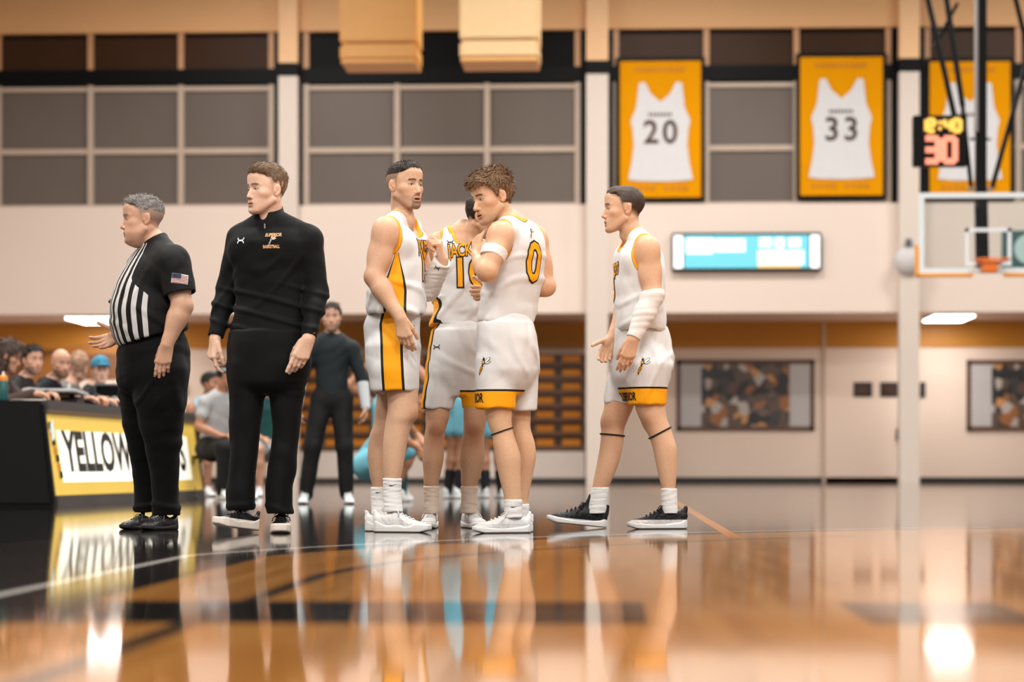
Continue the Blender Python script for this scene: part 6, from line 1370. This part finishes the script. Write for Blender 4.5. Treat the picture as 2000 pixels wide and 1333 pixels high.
rowT = [(14, -.82, 'woman with long brown hair leaning over the scorers table', dict(yaw=70, hyaw=95, pitch=18, hcol=(66, 46, 36), long_hair=True, top=(62, 46, 40), lean=.12)),
        (66, -.84, 'dark haired bearded man behind the scorers table looking right', dict(yaw=74, hyaw=40, hcol=(28, 22, 20), stub=.6, top=(36, 32, 32), lean=.10, skin=(196, 150, 126))),
        (110, -.80, 'bald bearded man in dark shirt leaning forward at the scorers table', dict(yaw=70, hyaw=34, pitch=10, hcol=(70, 48, 36), bald=True, stub=.7, top=(20, 23, 30), lean=.16, skin=(204, 156, 132))),
        (156, -.82, 'fair haired person with bowed head behind the scorers table', dict(yaw=70, hyaw=10, pitch=38, hcol=(176, 138, 112), top=(120, 116, 112), lean=.12, skin=(206, 164, 142))),
        (213, -.86, 'man in teal cap and dark jacket seated behind the laptop', dict(yaw=70, hyaw=20, hcol=(40, 30, 26), cap=(64, 140, 172), top=(20, 26, 32), skin=(206, 166, 146), lean=.06))]
for px, n, lb, kw in rowT:
    px -= 46; D = behind(px, n); crowd(px, D, lb, gT, arms='table', ht=1.02, **kw)
    seat_at(px - 4, D + .05, kw['yaw'], 'dark folding chair under the ' + lb.split(' behind')[0].split(' leaning')[0].split(' in ')[0].split(' with ')[0] + ' at the scorers table', 'chairs at the scorers table')
crowd(120, 26.6, 'dark haired woman seated on a chair behind the bald man', gT, yaw=60, hyaw=5, hcol=(22, 18, 18), top=(60, 54, 52), arms='lap', skin=(206, 166, 146), hoff=(0, 0, .06), ht=1.06)
seat_at(116, 26.65, 60, 'dark folding chair under the dark haired woman behind the table', 'chairs at the scorers table')
for px, D, lb in ((392, 27.2, 'light blue player with the grey sleeve'), (412, 24.7, 'player in the headband'), (524, 27.0, 'person in the teal shirt')):
    seat_at(px, D + .1, 20, 'dark folding chair under the %s on the bench' % lb, 'bench chairs')
crowd(392, 27.0, 'visiting player in light blue seated furthest back on the bench', gB, yaw=35, hyaw=60, top=(150, 188, 200), sleeve_=0, low=(120, 150, 160), bareleg=True, hcol=(26, 22, 22), skin=(170, 122, 96), lean=.12, arms='lap')
crowd(414, 24.6, 'seated bench player in grey shirt, black trousers and pale headband', gB, yaw=40, hyaw=80, pitch=12, top=(176, 176, 178), low=(18, 18, 20), sleeve_=.5, hcol=(22, 18, 18), headband=(170, 200, 210), lean=.16, arms='lap', skin=(176, 126, 98))
crowd(524, 26.8, 'person in teal shirt seated on the bench behind the coach', gB, yaw=10, hyaw=30, top=TEAL, low=(160, 160, 160), bareleg=True, sleeve_=.5, hcol=(80, 60, 46), arms='lap', lean=.1)
crowd(648, 21.4, 'bearded staff member standing in dark quarter zip and black trousers', 'visiting staff', 'stand', yaw=4, hyaw=2, top=(26, 34, 38), low=(16, 16, 18), hcol=(52, 38, 30), stub=.55, arms='down', sleeve_=1, sleeve_c=(190, 196, 200), skin=(200, 156, 132), ht=1.0, stance=.11, spread=-.06, shoe_c=(206, 222, 226))
crowd(764, 24.0, 'visiting player standing behind the fist raising player with hands on hips', gH, 'stand', yaw=170, top=LB, low=LB, bareleg=True, sleeve_=0, arms='hips', hcol=(30, 24, 22), skin=(168, 118, 90), sock_c=(30, 60, 62), ht=1.0, hemf=.34)
crowd(888, 25.0, 'visiting player in light blue shorts seen between the legs of player number 10', gH, 'stand', yaw=150, top=LB, low=LB, bareleg=True, sleeve_=0, arms='down', hcol=(30, 24, 22), skin=(150, 102, 74), sock_c=(22, 22, 24), ht=1.08, stance=.05, hemf=.38)
crowd(962, 25.4, 'visiting player with black socks mostly hidden behind player number 0', gH, 'stand', yaw=200, top=LB, low=LB, bareleg=True, sleeve_=0, arms='down', hcol=(30, 24, 22), skin=(160, 112, 86), sock_c=(22, 22, 24), ht=1.06, stance=.07, hemf=.38)
crowd(746, 22.6, 'visiting player squatting low in light blue shorts behind the legs', gH, 'squat', yaw=75, top=LB, low=(116, 186, 206), bareleg=True, sleeve_=0, arms='squat', hcol=(26, 22, 22), skin=(178, 126, 94), pitch=10, shoe_c=(226, 228, 230))
